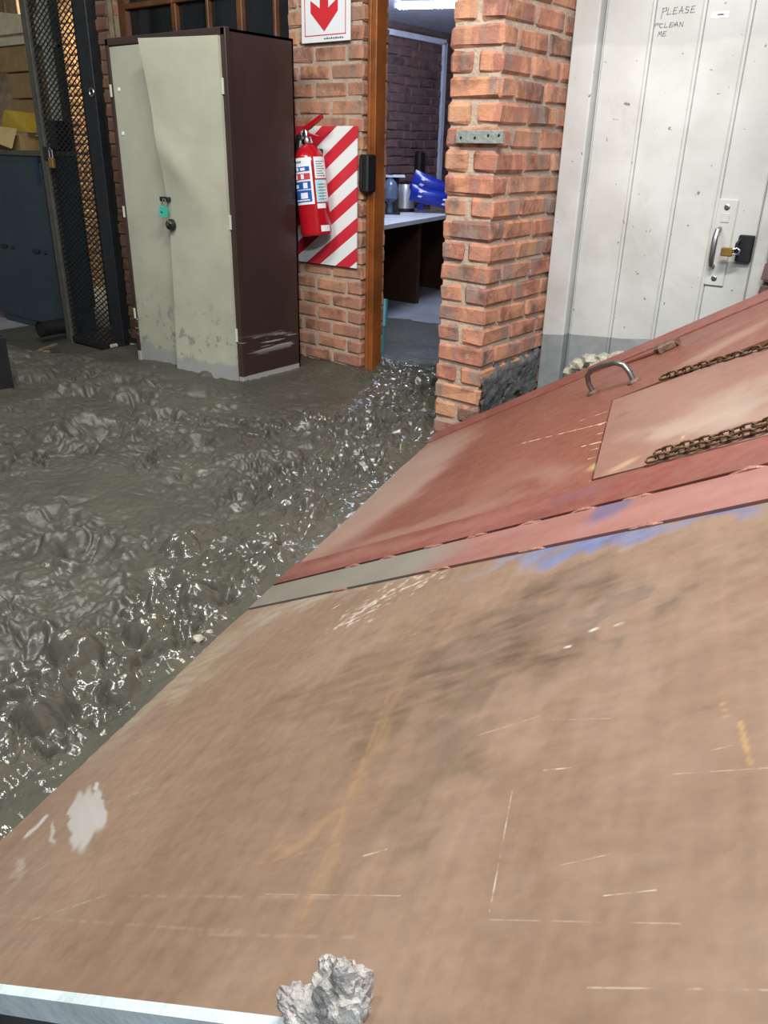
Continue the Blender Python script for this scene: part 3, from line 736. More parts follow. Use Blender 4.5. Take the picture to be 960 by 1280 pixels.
lower_blobs = [
    blob((330, 765), (120, 940), .10, (0.44, 0.36, 0.26), .75, .10, .6),
    blob((320, 770), (470, 725), .05, (0.48, 0.42, 0.33), .7, .08, .6),
    blob((780, 715), (470, 900), .15, (0.115, 0.075, 0.045), .82, .14, .7),
    blob((560, 760), (300, 950), .13, (0.20, 0.115, 0.066), .62, .16, .7),
    blob((820, 690), (660, 740), .06, (0.14, 0.11, 0.085), .45, .16, .7),
    blob((600, 860), (510, 1050), .022, (0.13, 0.095, 0.06), .7, .05, .8),
    blob((560, 870), (530, 960), .03, (0.20, 0.14, 0.09), .45, .05, .8),
    blob((870, 700), (870, 1180), .016, (0.27, 0.17, 0.12), .45, .02, .8),
    blob((868, 905), (868, 912), .012, (0.12, 0.10, 0.09), .6, .03, .6),
    blob((500, 860), (380, 1140), .010, (0.40, 0.25, 0.12), .5, .015, .8),
    blob((560, 770), (500, 870), .006, (0.20, 0.12, 0.06), .6, .02, .8),
    blob((345, 1055), (430, 1010), .012, (0.52, 0.30, 0.13), .4, .04, .8),
    blob((900, 640), (600, 1000), .16, (0.47, 0.32, 0.25), .25, .3, .8),
    blob((650, 697), (835, 655), .034, BLUE, .89, .05, .45),
    blob((840, 655), (960, 628), .024, BLUE, .75, .06, .5),
    blob((600, 715), (680, 690), .012, (0.25, 0.27, 0.35), .6, .06, .6),
    blob((640, 700), (970, 620), .035, (0.40, 0.38, 0.42), .35, .08, .7),
    blob((740, 745), (795, 800), .015, (0.12, 0.11, 0.10), .5, .10, .7),
    blob((0, 1215), (330, 1262), .025, (0.30, 0.185, 0.115), .5, .04, .8),
    blob((95, 992), (97, 1058), .015, (0.46, 0.44, 0.41), .95, .012, .15), blob((108, 985), (108, 1060), .015, (0.46, 0.44, 0.41), .95, .012, .15), blob((120, 985), (121, 1040), .012, (0.46, 0.44, 0.41), .95, .012, .15),
    blob((55, 1022), (30, 1052), .012, (0.53, 0.50, 0.46), .9, .02, .2),
    blob((69, 1025), (67, 1055), .0035, (0.53, 0.50, 0.46), .85, .01, .3),
    blob((22, 1075), (10, 1110), .010, (0.55, 0.48, 0.40), .55, .04, .5),
    blob((118, 978), (121, 986), .005, (0.55, 0.52, 0.48), .95, .01, .2),
]
lower_segs = [seg(*s) for s in [
    ((540, 705), (420, 785), .014, (0.70, 0.62, 0.52), .75), ((560, 712), (445, 762), .008, (0.68, 0.60, 0.5), .6), ((500, 748), (430, 780), .005, WHT, .8),
    ((485, 870), (372, 1165), .004, (0.46, 0.27, 0.11), .45), ((545, 780), (470, 935), .0022, (0.13, 0.08, 0.05), .7),
    ((640, 990), (612, 1140), .0016, WHT, .9), ((680, 963), (712, 960), .0022, WHT, .9), ((595, 920), (675, 895), .0015, WHT, .5),
    ((455, 1070), (483, 1062), .0022, WHT, .9), ((755, 1120), (820, 1113), .0014, WHT, .8), ((700, 1082), (780, 1064), .0012, WHT, .6),
    ((735, 1235), (960, 1238), .0016, WHT, .55), ((330, 1118), (500, 1120), .0014, WHT, .5), ((610, 1150), (850, 1155), .0014, WHT, .4),
    ((925, 903), (938, 955), .003, (0.55, 0.33, 0.12), .8), ((905, 880), (908, 895), .004, (0.58, 0.36, 0.14), .8),
    ((840, 968), (960, 960), .0015, WHT, .45), ((690, 900), (770, 898), .0014, WHT, .4), ((880, 940), (925, 930), .0016, WHT, .6),
    ((155, 935), (230, 900), .003, WHT, .4), ((165, 985), (195, 970), .002, WHT, .8), ((200, 968), (205, 965), .002, WHT, .8), ((175, 1005), (180, 1003), .002, WHT, .8),
    ((160, 995), (190, 985), .0016, WHT, .7), ((215, 855), (245, 845), .0025, (0.5, 0.44, 0.34), .7), ((190, 880), (265, 835), .002, WHT, .5),
    ((300, 840), (470, 720), .003, (0.5, 0.34, 0.2), .45), ((500, 800), (525, 790), .003, (0.5, 0.34, 0.16), .7), ((560, 745), (500, 800), .003, (0.5, 0.32, 0.15), .45),
    ((740, 788), (745, 786), .005, (0.8, 0.78, 0.7), .95), ((772, 781), (777, 780), .005, (0.85, 0.83, 0.75), .95), ((708, 809), (712, 808), .0035, (0.8, 0.78, 0.7), .95), ((490, 828), (494, 827), .004, (0.75, 0.7, 0.6), .9),
    ((600, 885), (580, 930), .003, (0.17, 0.12, 0.08), .55), ((570, 900), (510, 1060), .004, (0.17, 0.12, 0.08), .5), ((590, 910), (545, 1010), .003, (0.2, 0.14, 0.09), .5), ((610, 905), (560, 990), .003, (0.2, 0.14, 0.09), .4),
    ((875, 760), (878, 1180), .0025, (0.26, 0.16, 0.11), .5), ((855, 900), (858, 1150), .002, (0.3, 0.18, 0.12), .4),
    ((893, 1068), (912, 1062), .003, (0.2, 0.1, 0.06), .7), ((440, 1004), (620, 998), .002, (0.25, 0.16, 0.11), .4), ((425, 1055), (300, 1085), .003, (0.5, 0.3, 0.14), .3),
    ((640, 955), (960, 940), .0018, (0.22, 0.15, 0.11), .35), ((40, 1150), (130, 1120), .0015, WHT, .5), ((20, 1105), (60, 1080), .003, WHT, .5),
    ((0, 1145), (300, 1165), .002, WHT, .25), ((160, 1120), (420, 1122), .002, WHT, .3), ((250, 1168), (450, 1172), .002, WHT, .3),
]]
rs_ = random.Random(3)
for _k in range(70):
    _t = rs_.random(); _cx = 555-135*_t+rs_.gauss(0, 9); _cy = 700+82*_t+rs_.gauss(0, 9)
    lower_segs.append(seg((_cx, _cy), (_cx-rs_.uniform(3, 12), _cy+rs_.uniform(2, 7)), .0045, (0.75, 0.68, 0.58), rs_.uniform(.5, 1)))
lower_thin = [x for x in lower_segs if x[2] < .0026][:16]
lower_wide = [x for x in lower_segs if x not in lower_thin]
M['plate_lower'] = plate_mat('plate_lower', None, [], lower_thin, (.36, .55))
upper_blobs = [
    blob((560, 545), (375, 712), .27, (0.33, 0.205, 0.16), .9, .14, .3),
    blob((545, 556), (420, 668), .10, (0.30, 0.215, 0.165), .6, .12, .6),
    blob((640, 580), (600, 640), .08, (0.25, 0.12, 0.085), .5, .2, .6),
    blob((640, 625), (420, 692), .05, (0.30, 0.19, 0.15), .5, .12, .7),
    blob((660, 590), (720, 590), .05, (0.30, 0.18, 0.14), .45, .2, .8),
    blob((745, 585), (760, 570), .025, (0.52, 0.42, 0.17), .6, .06, .6),
    blob((960, 400), (850, 460), .05, (0.34, 0.22, 0.16), .6, .12, .7),
    blob((815, 448), (828, 442), .012, (0.16, 0.07, 0.04), .6, .02, .5),
    blob((690, 620), (760, 605), .02, (0.24, 0.09, 0.12), .5, .05, .7),
]
upper_segs = [seg(*s) for s in [((653, 554), (758, 528), .004, (0.78, 0.58, 0.36), 1.0), ((725, 526), (760, 514), .003, (0.74, 0.52, 0.33), .95), ((728, 558), (752, 552), .004, (0.8, 0.66, 0.46), 1.0),
    ((738, 563), (748, 560), .003, (0.78, 0.62, 0.42), .9), ((735, 574), (745, 571), .003, (0.78, 0.62, 0.42), .9), ((745, 543), (753, 541), .003, (0.78, 0.62, 0.42), .9), ((750, 531), (760, 526), .006, (0.8, 0.66, 0.4), 1.0),
    ((600, 575), (560, 640), .003, (0.36, 0.16, 0.11), .4), ((740, 600), (760, 586), .010, (0.5, 0.4, 0.16), .7), ((820, 520), (845, 470), .02, (0.55, 0.27, 0.14), .35),
    ((560, 556), (960, 392), .004, (0.42, 0.19, 0.14), .7), ((675, 505), (677, 503), .004, WHT, .9)]]
M['plate_upper'] = plate_mat('plate_upper', [(0.25, (0.150, 0.042, 0.027)), (0.5, (0.185, 0.055, 0.036)), (0.8, (0.22, 0.08, 0.057))], upper_blobs, upper_segs, (.4, .6), 1.8, (1, .6, 1))
hatch_blobs = [
    blob((860, 545), (960, 490), .07, (0.24, 0.21, 0.165), .8, .2, .7), blob((960, 500), (850, 520), .10, (0.34, 0.235, 0.19), .7, .3, .8),
    blob((800, 540), (960, 520), .05, (0.36, 0.26, 0.21), .7, .2, .7), blob((775, 520), (790, 516), .012, (0.16, 0.10, 0.07), .6, .06, .6), blob((760, 590), (800, 572), .02, (0.5, 0.38, 0.2), .5, .06, .6)]
hatch_segs = [seg(*s) for s in [((845, 575), (855, 545), .006, (0.6, 0.33, 0.14), .6), ((865, 565), (870, 550), .005, (0.6, 0.35, 0.18), .5)]]
M['plate_hatch'] = plate_mat('plate_hatch', [(0.25, (0.19, 0.085, 0.065)), (0.5, (0.235, 0.118, 0.09)), (0.8, (0.28, 0.155, 0.122))], hatch_blobs, hatch_segs, (.4, .6), 2.2, (1, .5, 1))
pink_blobs = [blob((270, 760), (560, 694), .16, (0.20, 0.185, 0.155), .97, .04, .2), blob((745, 640), (790, 630), .06, (0.11, 0.10, 0.19), .8, .03, .4), blob((740, 660), (960, 600), .03, (0.34, 0.17, 0.15), .5, .1, .7)]
M['plate_pink'] = plate_mat('plate_pink', [(0.25, (0.225, 0.085, 0.072)), (0.5, (0.27, 0.115, 0.10)), (0.8, (0.32, 0.16, 0.145))], pink_blobs, [], (.35, .55), 3.0, (1, 3, 1))
red_blobs = [blob((355, 720), (640, 645), .03, (0.30, 0.15, 0.115), .4, .1, .7), blob((690, 630), (760, 612), .03, (0.18, 0.075, 0.095), .6, .05, .6)]
M['plate_red'] = plate_mat('plate_red', [(0.25, (0.155, 0.040, 0.030)), (0.5, (0.19, 0.052, 0.040)), (0.8, (0.225, 0.075, 0.06))], red_blobs, [], (.35, .55), 2.5, (1, 2, 1))

hd = bpy.data.objects.new('steel_hood', None); COL.objects.link(hd)
HM = Matrix(((HE[0], HS[0], HN[0], HO[0]), (HE[1], HS[1], HN[1], HO[1]), (HE[2], HS[2], HN[2], HO[2]), (0, 0, 0, 1)))
hd.matrix_world = HM; hd['_o'] = [0, 0, 0]
tag(hd, 'large inclined red brown painted steel hood sloping down into the mud', 'steel hood')
def plan_poly(pts, d0, d1, name, mat, parent=hd, bevel=.0015):
    # pts: plan (x, y) on the hood; slab between offsets d0..d1 along the normal, in hood frame
    loc = [plane2(hz(x, y)) for x, y in pts]
    n = len(loc); mb = MB()
    mb.add([(a, b, d0) for a, b in loc]+[(a, b, d1) for a, b in loc], [tuple(range(n-1, -1, -1)), tuple(range(n, 2*n))]+[(i, (i+1) % n, (i+1) % n+n, i+n) for i in range(n)])
    return obj(name, mb, mat, parent)
def xl(y, a=0.0):  # plan x of the mud line (level .18) offset a up the dip at plan y
    return HO[0]+(a-(y-HO[1])*HD[1])/HD[0]
XR = 2.25
YN0 = lambda x: -2.638+(x-.939)*.1565        # near edge line
y1, y2, y3 = -1.33, -1.455, -1.585            # band lines at the left end
sl = lambda y, x: y-(x-.2)*.115                # bands slant slightly
lowp = [(xl(sl(y3, .2)-.006, -.12), sl(y3, .2)-.008+.03), (XR, sl(y3, XR)-.006), (XR, YN0(XR)), (.7, YN0(.7)), (.42, -2.62), (xl(-2.3, -.12), -2.3)]
def stained_plate(pts, name, mat, step=.0032):
    # fine grid over the polygon's rows in the hood frame, colours of stains and wear stored per vertex
    loc = [plane2(hz(x, y)) for x, y in pts]
    pl_ = [tuple(pts[i]) for i in range(len(pts))]
    ylo = lambda x: YN0(x) if x > .7 else np.interp(x, [.42, .7], [-2.62, YN0(.7)])
    nu, nv = 620, 480
    u = np.linspace(0, 1, nu); v = np.linspace(0, 1, nv)
    U, V = np.meshgrid(u, v, indexing='ij')
    xr = 2.05
    # rows run from the mud line to the right; columns from the near edge to the seam
    ynear = -2.638; 
    yt = lambda x: y3-(x-.2)*.115-.006
    XL = lambda yy: xl(yy, -.12)
    # bilinear between left border (mud line) and right border
    yl0, yl1 = -2.62, float(yt(xl(-1.56, -.12)))
    Yl = yl0+(yl1-yl0)*V; Xl = np.maximum(XL(Yl), .0)+np.where(Yl < -2.5, (-2.5-Yl)*.6, 0)
    yr0, yr1 = YN0(xr), yt(xr)
    Yr = yr0+(yr1-yr0)*V
    X = Xl+(xr-Xl)*U; 
    Y0 = -2.638+(X-.939)*.1565; Y1 = y3-(X-.2)*.115-.006
    Y = Y0+(Y1-Y0)*V
    Zp = HO[2]+HK*((X-HO[0])*HD[0]+(Y-HO[1])*HD[1])
    Pw = np.stack([X, Y, Zp], -1)-HO
    A = Pw@HE; B = Pw@HS
    def n2(sc, seed, o=4, sx=1, sy=1): return fbm(A*sx+31, B*sy+57, sc, o, seed)
    c0 = np.array((0.182, 0.112, 0.073)); c1 = np.array((0.252, 0.168, 0.117))
    t = np.clip(.5+.55*n2(.55, 301, 5, 1, .5), 0, 1)[..., None]
    Cc = c0+(c1-c0)*t
    Cc *= (1+.07*n2(.06, 311, 4, .6, 2.2)+.09*n2(.05, 312, 4, 2.4, .25)+.07*n2(.012, 313, 2))[..., None]
    wa, wb = n2(.11, 321, 5), n2(.11, 331, 5)
    for (cx, cy, an, rx, ry, colr, stg, wob, edge) in lower_blobs:
        a_, b_ = A+wa*wob*.9-cx, B+wb*wob*.9-cy; ca, sa = math.cos(an), math.sin(an)
        d = np.hypot((a_*ca+b_*sa)/rx, (-a_*sa+b_*ca)/ry)
        mk = (1-sstep(1-edge, 1+edge, d))*stg; colr = np.array(colr)*(.72 if stg < .9 else .85)
        mk *= np.clip(.78+.55*n2(.035, 341, 3, .5, 1.6), 0, 1.15) if edge > .3 else 1
        Cc = Cc+(np.array(colr)-Cc)*np.clip(mk, 0, 1)[..., None]
    brk = np.clip(.55+1.6*n2(.016, 351, 2), .0, 1)
    for (p, q_, wd, colr, stg) in lower_wide:
        D = np.array(q_)-np.array(p); L2 = D@D; tt = np.clip(((A-p[0])*D[0]+(B-p[1])*D[1])/L2, 0, 1)
        d = np.hypot(A-p[0]-tt*D[0], B-p[1]-tt*D[1]); w_ = max(wd, .0025)
        mk = (1-sstep(w_*.3, w_*1.1, d))*stg*brk*.75; colr = np.array(colr)*.8
        Cc = Cc+(np.array(colr)-Cc)*mk[..., None]
    idx = np.arange(nu*nv).reshape(nu, nv)
    q = np.stack([idx[:-1, :-1].ravel(), idx[1:, :-1].ravel(), idx[1:, 1:].ravel(), idx[:-1, 1:].ravel()], 1)
    # underside ring for thickness
    ring = np.concatenate([idx[:, 0], idx[-1, 1:], idx[-2::-1, -1], idx[0, -2:0:-1]])
    top = np.stack([A.ravel(), B.ravel(), np.zeros(A.size)], 1); low = top[ring]+np.array((0, 0, -.008)); n0 = len(top)
    k = len(ring); lo_i = n0+np.arange(k)
    qs = np.stack([ring, lo_i, np.roll(lo_i, -1), np.roll(ring, -1)], 1)
    q = np.concatenate([q, qs]); VV = np.concatenate([top, low])
    me = bpy.data.meshes.new(name); me.vertices.add(len(VV)); me.vertices.foreach_set('co', VV.ravel())
    me.loops.add(q.size); me.loops.foreach_set('vertex_index', q.ravel().astype(np.int32)); me.polygons.add(len(q))
    me.polygons.foreach_set('loop_start', np.arange(0, q.size, 4)); me.polygons.foreach_set('loop_total', np.full(len(q), 4))
    me.update(calc_edges=True); me.validate()
    at_ = me.attributes.new('stain', 'FLOAT_COLOR', 'POINT')
    cc = np.ones((len(VV), 4)); cc[:n0, :3] = np.clip(Cc.reshape(-1, 3), .01, .9); cc[n0:, :3] = .2
    at_.data.foreach_set('color', cc.ravel())
    me.materials.append(M[mat]); o = bpy.data.objects.new(name, me); COL.objects.link(o); o.parent = hd; o['_o'] = [0, 0, 0]
    return o
pl_low = stained_plate(lowp, 'lower_plate', 'plate_lower')
pk_band = plan_poly([(.165, sl(y3, .165)), (XR, sl(y3, XR)), (XR, sl(y2, XR)-.005), (.165, sl(y2, .165)-.005)], -.010, .003, 'flange_bar', 'plate_pink')
rd_band = plan_poly([(.125, sl(y2, .125)), (XR, sl(y2, XR)), (XR, sl(y1, XR)), (.03, sl(y1, .03))], -.008, .006, 'flange_bar', 'plate_red')
plan_poly([(.0, sl(y3, 0)-.03), (XR, sl(y3, XR)-.03), (XR, sl(y1, XR)+.02), (.0, sl(y1, 0)+.02)], -.05, -.03, 'seam_shade', 'black')  # black sheet stands in for the shade inside the flange gaps
# upper plate with a rectangular hatch opening
hA = plane2(hp(765, 500)); 
def hpl(x, y): p = hp(x, y); return (p[0], p[1])
h_tl, h_bl = hpl(765, 500), hpl(738, 602)
h_tr, h_br = hpl(960, 424), hpl(960, 547)
def ext(a, b, x): t = (x-a[0])/(b[0]-a[0]); return (x, a[1]+(b[1]-a[1])*t)
h_trx, h_brx = ext(h_tl, h_tr, 1.85), ext(h_bl, h_br, 1.85)
YF = -.056
up = [[(xl(sl(y1, .03), -.13), sl(y1, .03)), (h_bl[0], sl(y1, h_bl[0])), h_bl, h_tl, (h_tl[0], YF-.005), (xl(YF, -.13), YF-.005)],
      [h_tl, h_trx, (XR, h_trx[1]), (XR, YF-.005), (h_tl[0], YF-.005)],
      [(h_bl[0], sl(y1, h_bl[0])), (XR, sl(y1, XR)), (XR, h_brx[1]), h_brx, h_bl],
      [h_trx, h_brx, (XR, h_brx[1]), (XR, h_trx[1])]]
mb = MB()
for pts in up:
    loc = [plane2(hz(x, y)) for x, y in pts]; n = len(loc)
    mb.add([(a, b, -.008) for a, b in loc]+[(a, b, 0) for a, b in loc], [tuple(range(n-1, -1, -1)), tuple(range(n, 2*n))]+[(i, (i+1) % n, (i+1) % n+n, i+n) for i in range(n)])
obj('upper_plate', mb, 'plate_upper', hd)
# turned-down lip along the far edge
lipp = []
lo = MB()
A0, A1 = hz(xl(YF, -.10), YF), hz(XR, YF)
B0, B1 = hz(xl(YF, -.10), YF+.03), hz(XR, YF+.03)
def hl(p, d=0.0):
    v = np.array(p)-HO; return (float(v@HE), float(v@HS), float(v@HN)+d)
mbv = [hl(hz(xl(-.135, -.10), -.135), .004), hl(hz(XR, -.135), .004), hl(hz(XR, YF+.012), .016), hl(hz(xl(YF, -.10), YF+.012), .016)]
lo.add(mbv+[(v[0], v[1], v[2]-.012) for v in mbv], [(0, 1, 2, 3), (7, 6, 5, 4), (0, 4, 5, 1), (1, 5, 6, 2), (2, 6, 7, 3), (3, 7, 4, 0)])
obj('edge_lip', lo, 'plate_red', hd)
# white painted near edge bar and an added black sheet standing for the shade below
eg = MB(); e0, e1 = (.42, YN0(.42)), (XR, YN0(XR))
def lev(p, d): return plane2(hz(*p))+(d,)
def edge_bar(x0, x1, mt, nm, yo, dtop, dbot, th):
    q = []
    for x in (x0, x1):
        for yy in (YN0(x)+yo, YN0(x)+yo-th):
            for d in (dbot, dtop): q.append(lev((x, yy), d))
    e = MB().add(q, [(0, 1, 3, 2), (4, 6, 7, 5), (0, 4, 5, 1), (2, 3, 7, 6), (1, 5, 7, 3), (0, 2, 6, 4)])
    return obj(nm, e, mt, hd)
eb_ = edge_bar(.40, XR, 'white_edge', 'edge_bar', .004, .002, -.034, .012); eb_['label'] = 'white painted near edge'
edge_bar(.40, XR, 'black', 'underside_shade', .05, -.035, -.5, .01)
# welds
for nm, pts, d in (('u', ((449, 703), (492, 693), (549, 679), (604, 665), (670, 648), (735, 634), (804, 616), (941, 582)), .002), ('l', ((435, 730), (561, 702), (678, 675), (820, 644)), .000)):
    for q in pts:
        h = hp(*q); yy = sl(y2 if nm == 'u' else y3, h[0])-.003
        p = hl(hz(h[0], yy), d); mbw = MB()
        dx = np.array(hl(hz(h[0]+.05, yy-.00575)))-np.array(hl(hz(h[0], yy))); dx /= np.linalg.norm(dx)
        ptsw = [np.array(p)+dx*(t*.03)+np.array((0, 0, rnd.uniform(-.002, .002))) for t in (-1, -.6, -.2, .2, .6, 1)]
        mbw.tube(ptsw, [.002, .005, .0045, .0055, .0045, .002], 6)
        obj('weld_bead', mbw, 'weld', hd, smooth=True)
# lifting handle
p0, p1 = np.array(hl(hp(742, 492))), np.array(hl(hp(793, 478)))
hv = MB(); dv = (p1-p0); nz_ = np.array((0, 0, 1.0))
q = [p0, p0+nz_*.035, p0+nz_*.062+dv*.06, p0+nz_*.075+dv*.2, p0+nz_*.078+dv*.5, p0+nz_*.075+dv*.8, p0+nz_*.06+dv*.95, p1+nz_*.035, p1]
hh = obj('handle', hv.tube(q, .0085, 10), 'steel_grey', hd, smooth=True); hh['label'] = 'bent steel rod handle'
for p in (p0, p1): obj('foot_washer', MB().lathe(p+np.array((0, 0, -.001)), [(.02, 0), (.02, .006), (.014, .012)], 14), 'rusty_lug', hh)
# hinge lug
c0, c1 = np.array(hl(hp(822, 441))), np.array(hl(hp(850, 431)))
obj('hinge_lug', MB().tube([c0+nz_*.014, c1+nz_*.014], .013, 8).cbox(min(c0[0], c1[0])+.01, max(c0[0], c1[0])-.01, min(c0[1], c1[1])-.012, max(c0[1], c1[1])+.012, -.001, .024, .004), 'rusty_lug', hd)
obj('hinge_pin', MB().tube([np.array(hl(hp(783, 455)))+nz_*.004, np.array(hl(hp(823, 441)))+nz_*.006], .006, 6), 'plate_red', hd)

# hatch cover
ht = bpy.data.objects.new('hatch_cover', None); COL.objects.link(ht); ht.matrix_world = HM; ht['_o'] = [0, 0, 0]
tag(ht, 'loose rectangular steel hatch cover with chains set in the hood', 'hatch')
g = .004
loc = [plane2(hz(*h_tl)), plane2(hz(h_trx[0]-.01, h_trx[1]-.23)), plane2(hz(h_brx[0]-.01, h_brx[1]+.006)), plane2(hz(*h_bl))]
loc[0] = (loc[0][0]+.005, loc[0][1]-.012); loc[3] = (loc[3][0]+.005, loc[3][1]+.008)
dz_ = [.001, .012, .004, .001]
obj('cover_plate', MB().add([(a, b, d-.006) for (a, b), d in zip(loc, dz_)]+[(a, b, d) for (a, b), d in zip(loc, dz_)], [(3, 2, 1, 0), (4, 5, 6, 7), (0, 1, 5, 4), (1, 2, 6, 5), (2, 3, 7, 6), (3, 0, 4, 7)]), 'plate_hatch', ht)
obj('inner_bracket', MB().cbox(*[v for pr in ((hl(hp(945, 438))[0]-.03, hl(hp(945, 438))[0]+.05), (hl(hp(945, 438))[1]-.03, hl(hp(945, 438))[1]+.03), (-.05, -.008)) for v in pr], .008), 'white_edge', ht)
# black sheet added below the hatch so its open gap looks dark
plan_poly([(h_tl[0]-.1, h_tl[1]+.06), (1.95, h_tl[1]+.06), (1.95, h_bl[1]-.06), (h_bl[0]-.1, h_bl[1]-.06)], -.09, -.07, 'gap_shade', 'black')
# chains
LR, LW = .0165, .008
lm = MB()
pp = []
for k in range(12):
    an = 2*math.pi*k/12; x = math.cos(an)*LW+(LR-LW)*(1 if math.cos(an) > .01 else -1 if math.cos(an) < -.01 else 0); pp.append((x, math.sin(an)*LW, 0))
lm.tube(pp, .0030, 5, closed=True)
lme = bpy.data.meshes.new('link'); lme.from_pydata(lm.v, [], lm.f); lme.update(); lme.materials.append(M['rust_chain']); lme.polygons.foreach_set('use_smooth', [True]*len(lme.polygons))
def chain(label, path, scale=1.0):
    pts = [Vector(p) for p in path]
    o = bpy.data.objects.new('chain', None); COL.objects.link(o); o.matrix_world = HM; o['_o'] = [0, 0, 0]; tag(o, label, 'chain')
    seglen = [(b-a).length for a, b in zip(pts[:-1], pts[1:])]; tot = sum(seglen); pitch = (2*LR-.0075)*scale; n = int(tot/pitch)
    for i in range(n):
        s = (i+.5)*pitch; k = 0
        while k < len(seglen)-1 and s > seglen[k]: s -= seglen[k]; k += 1
        p = pts[k].lerp(pts[k+1], s/seglen[k]); d = (pts[k+1]-pts[k]).normalized()
        l = bpy.data.objects.new('link', lme); COL.objects.link(l); l.parent = o
        rotm = d.to_track_quat('X', 'Z').to_matrix().to_4x4()
        roll = Matrix.Rotation(math.radians((18 if i % 2 == 0 else 102)+rnd.uniform(-14, 14)), 4, 'X')
        l.matrix_basis = Matrix.Translation(p)@rotm@roll@Matrix.Scale(scale, 4)
def cp_(x, y, d=.011): h = hl(hp(x, y)); return (h[0], h[1], d)
chain('rusty chain lying along the upper edge of the hatch cover', [cp_(828, 477), cp_(850, 470), cp_(900, 455), cp_(960, 438), cp_(1040, 412)], 1.0)
chain('rusty chain lying along the lower edge of the hatch cover', [cp_(812, 582), cp_(850, 571), cp_(900, 558), cp_(960, 542), cp_(1060, 514)], .82)
chain('second rusty chain strand doubled beside the lower hatch chain', [cp_(822, 572), cp_(860, 562), cp_(900, 552), cp_(960, 534), cp_(1060, 505)], .78)

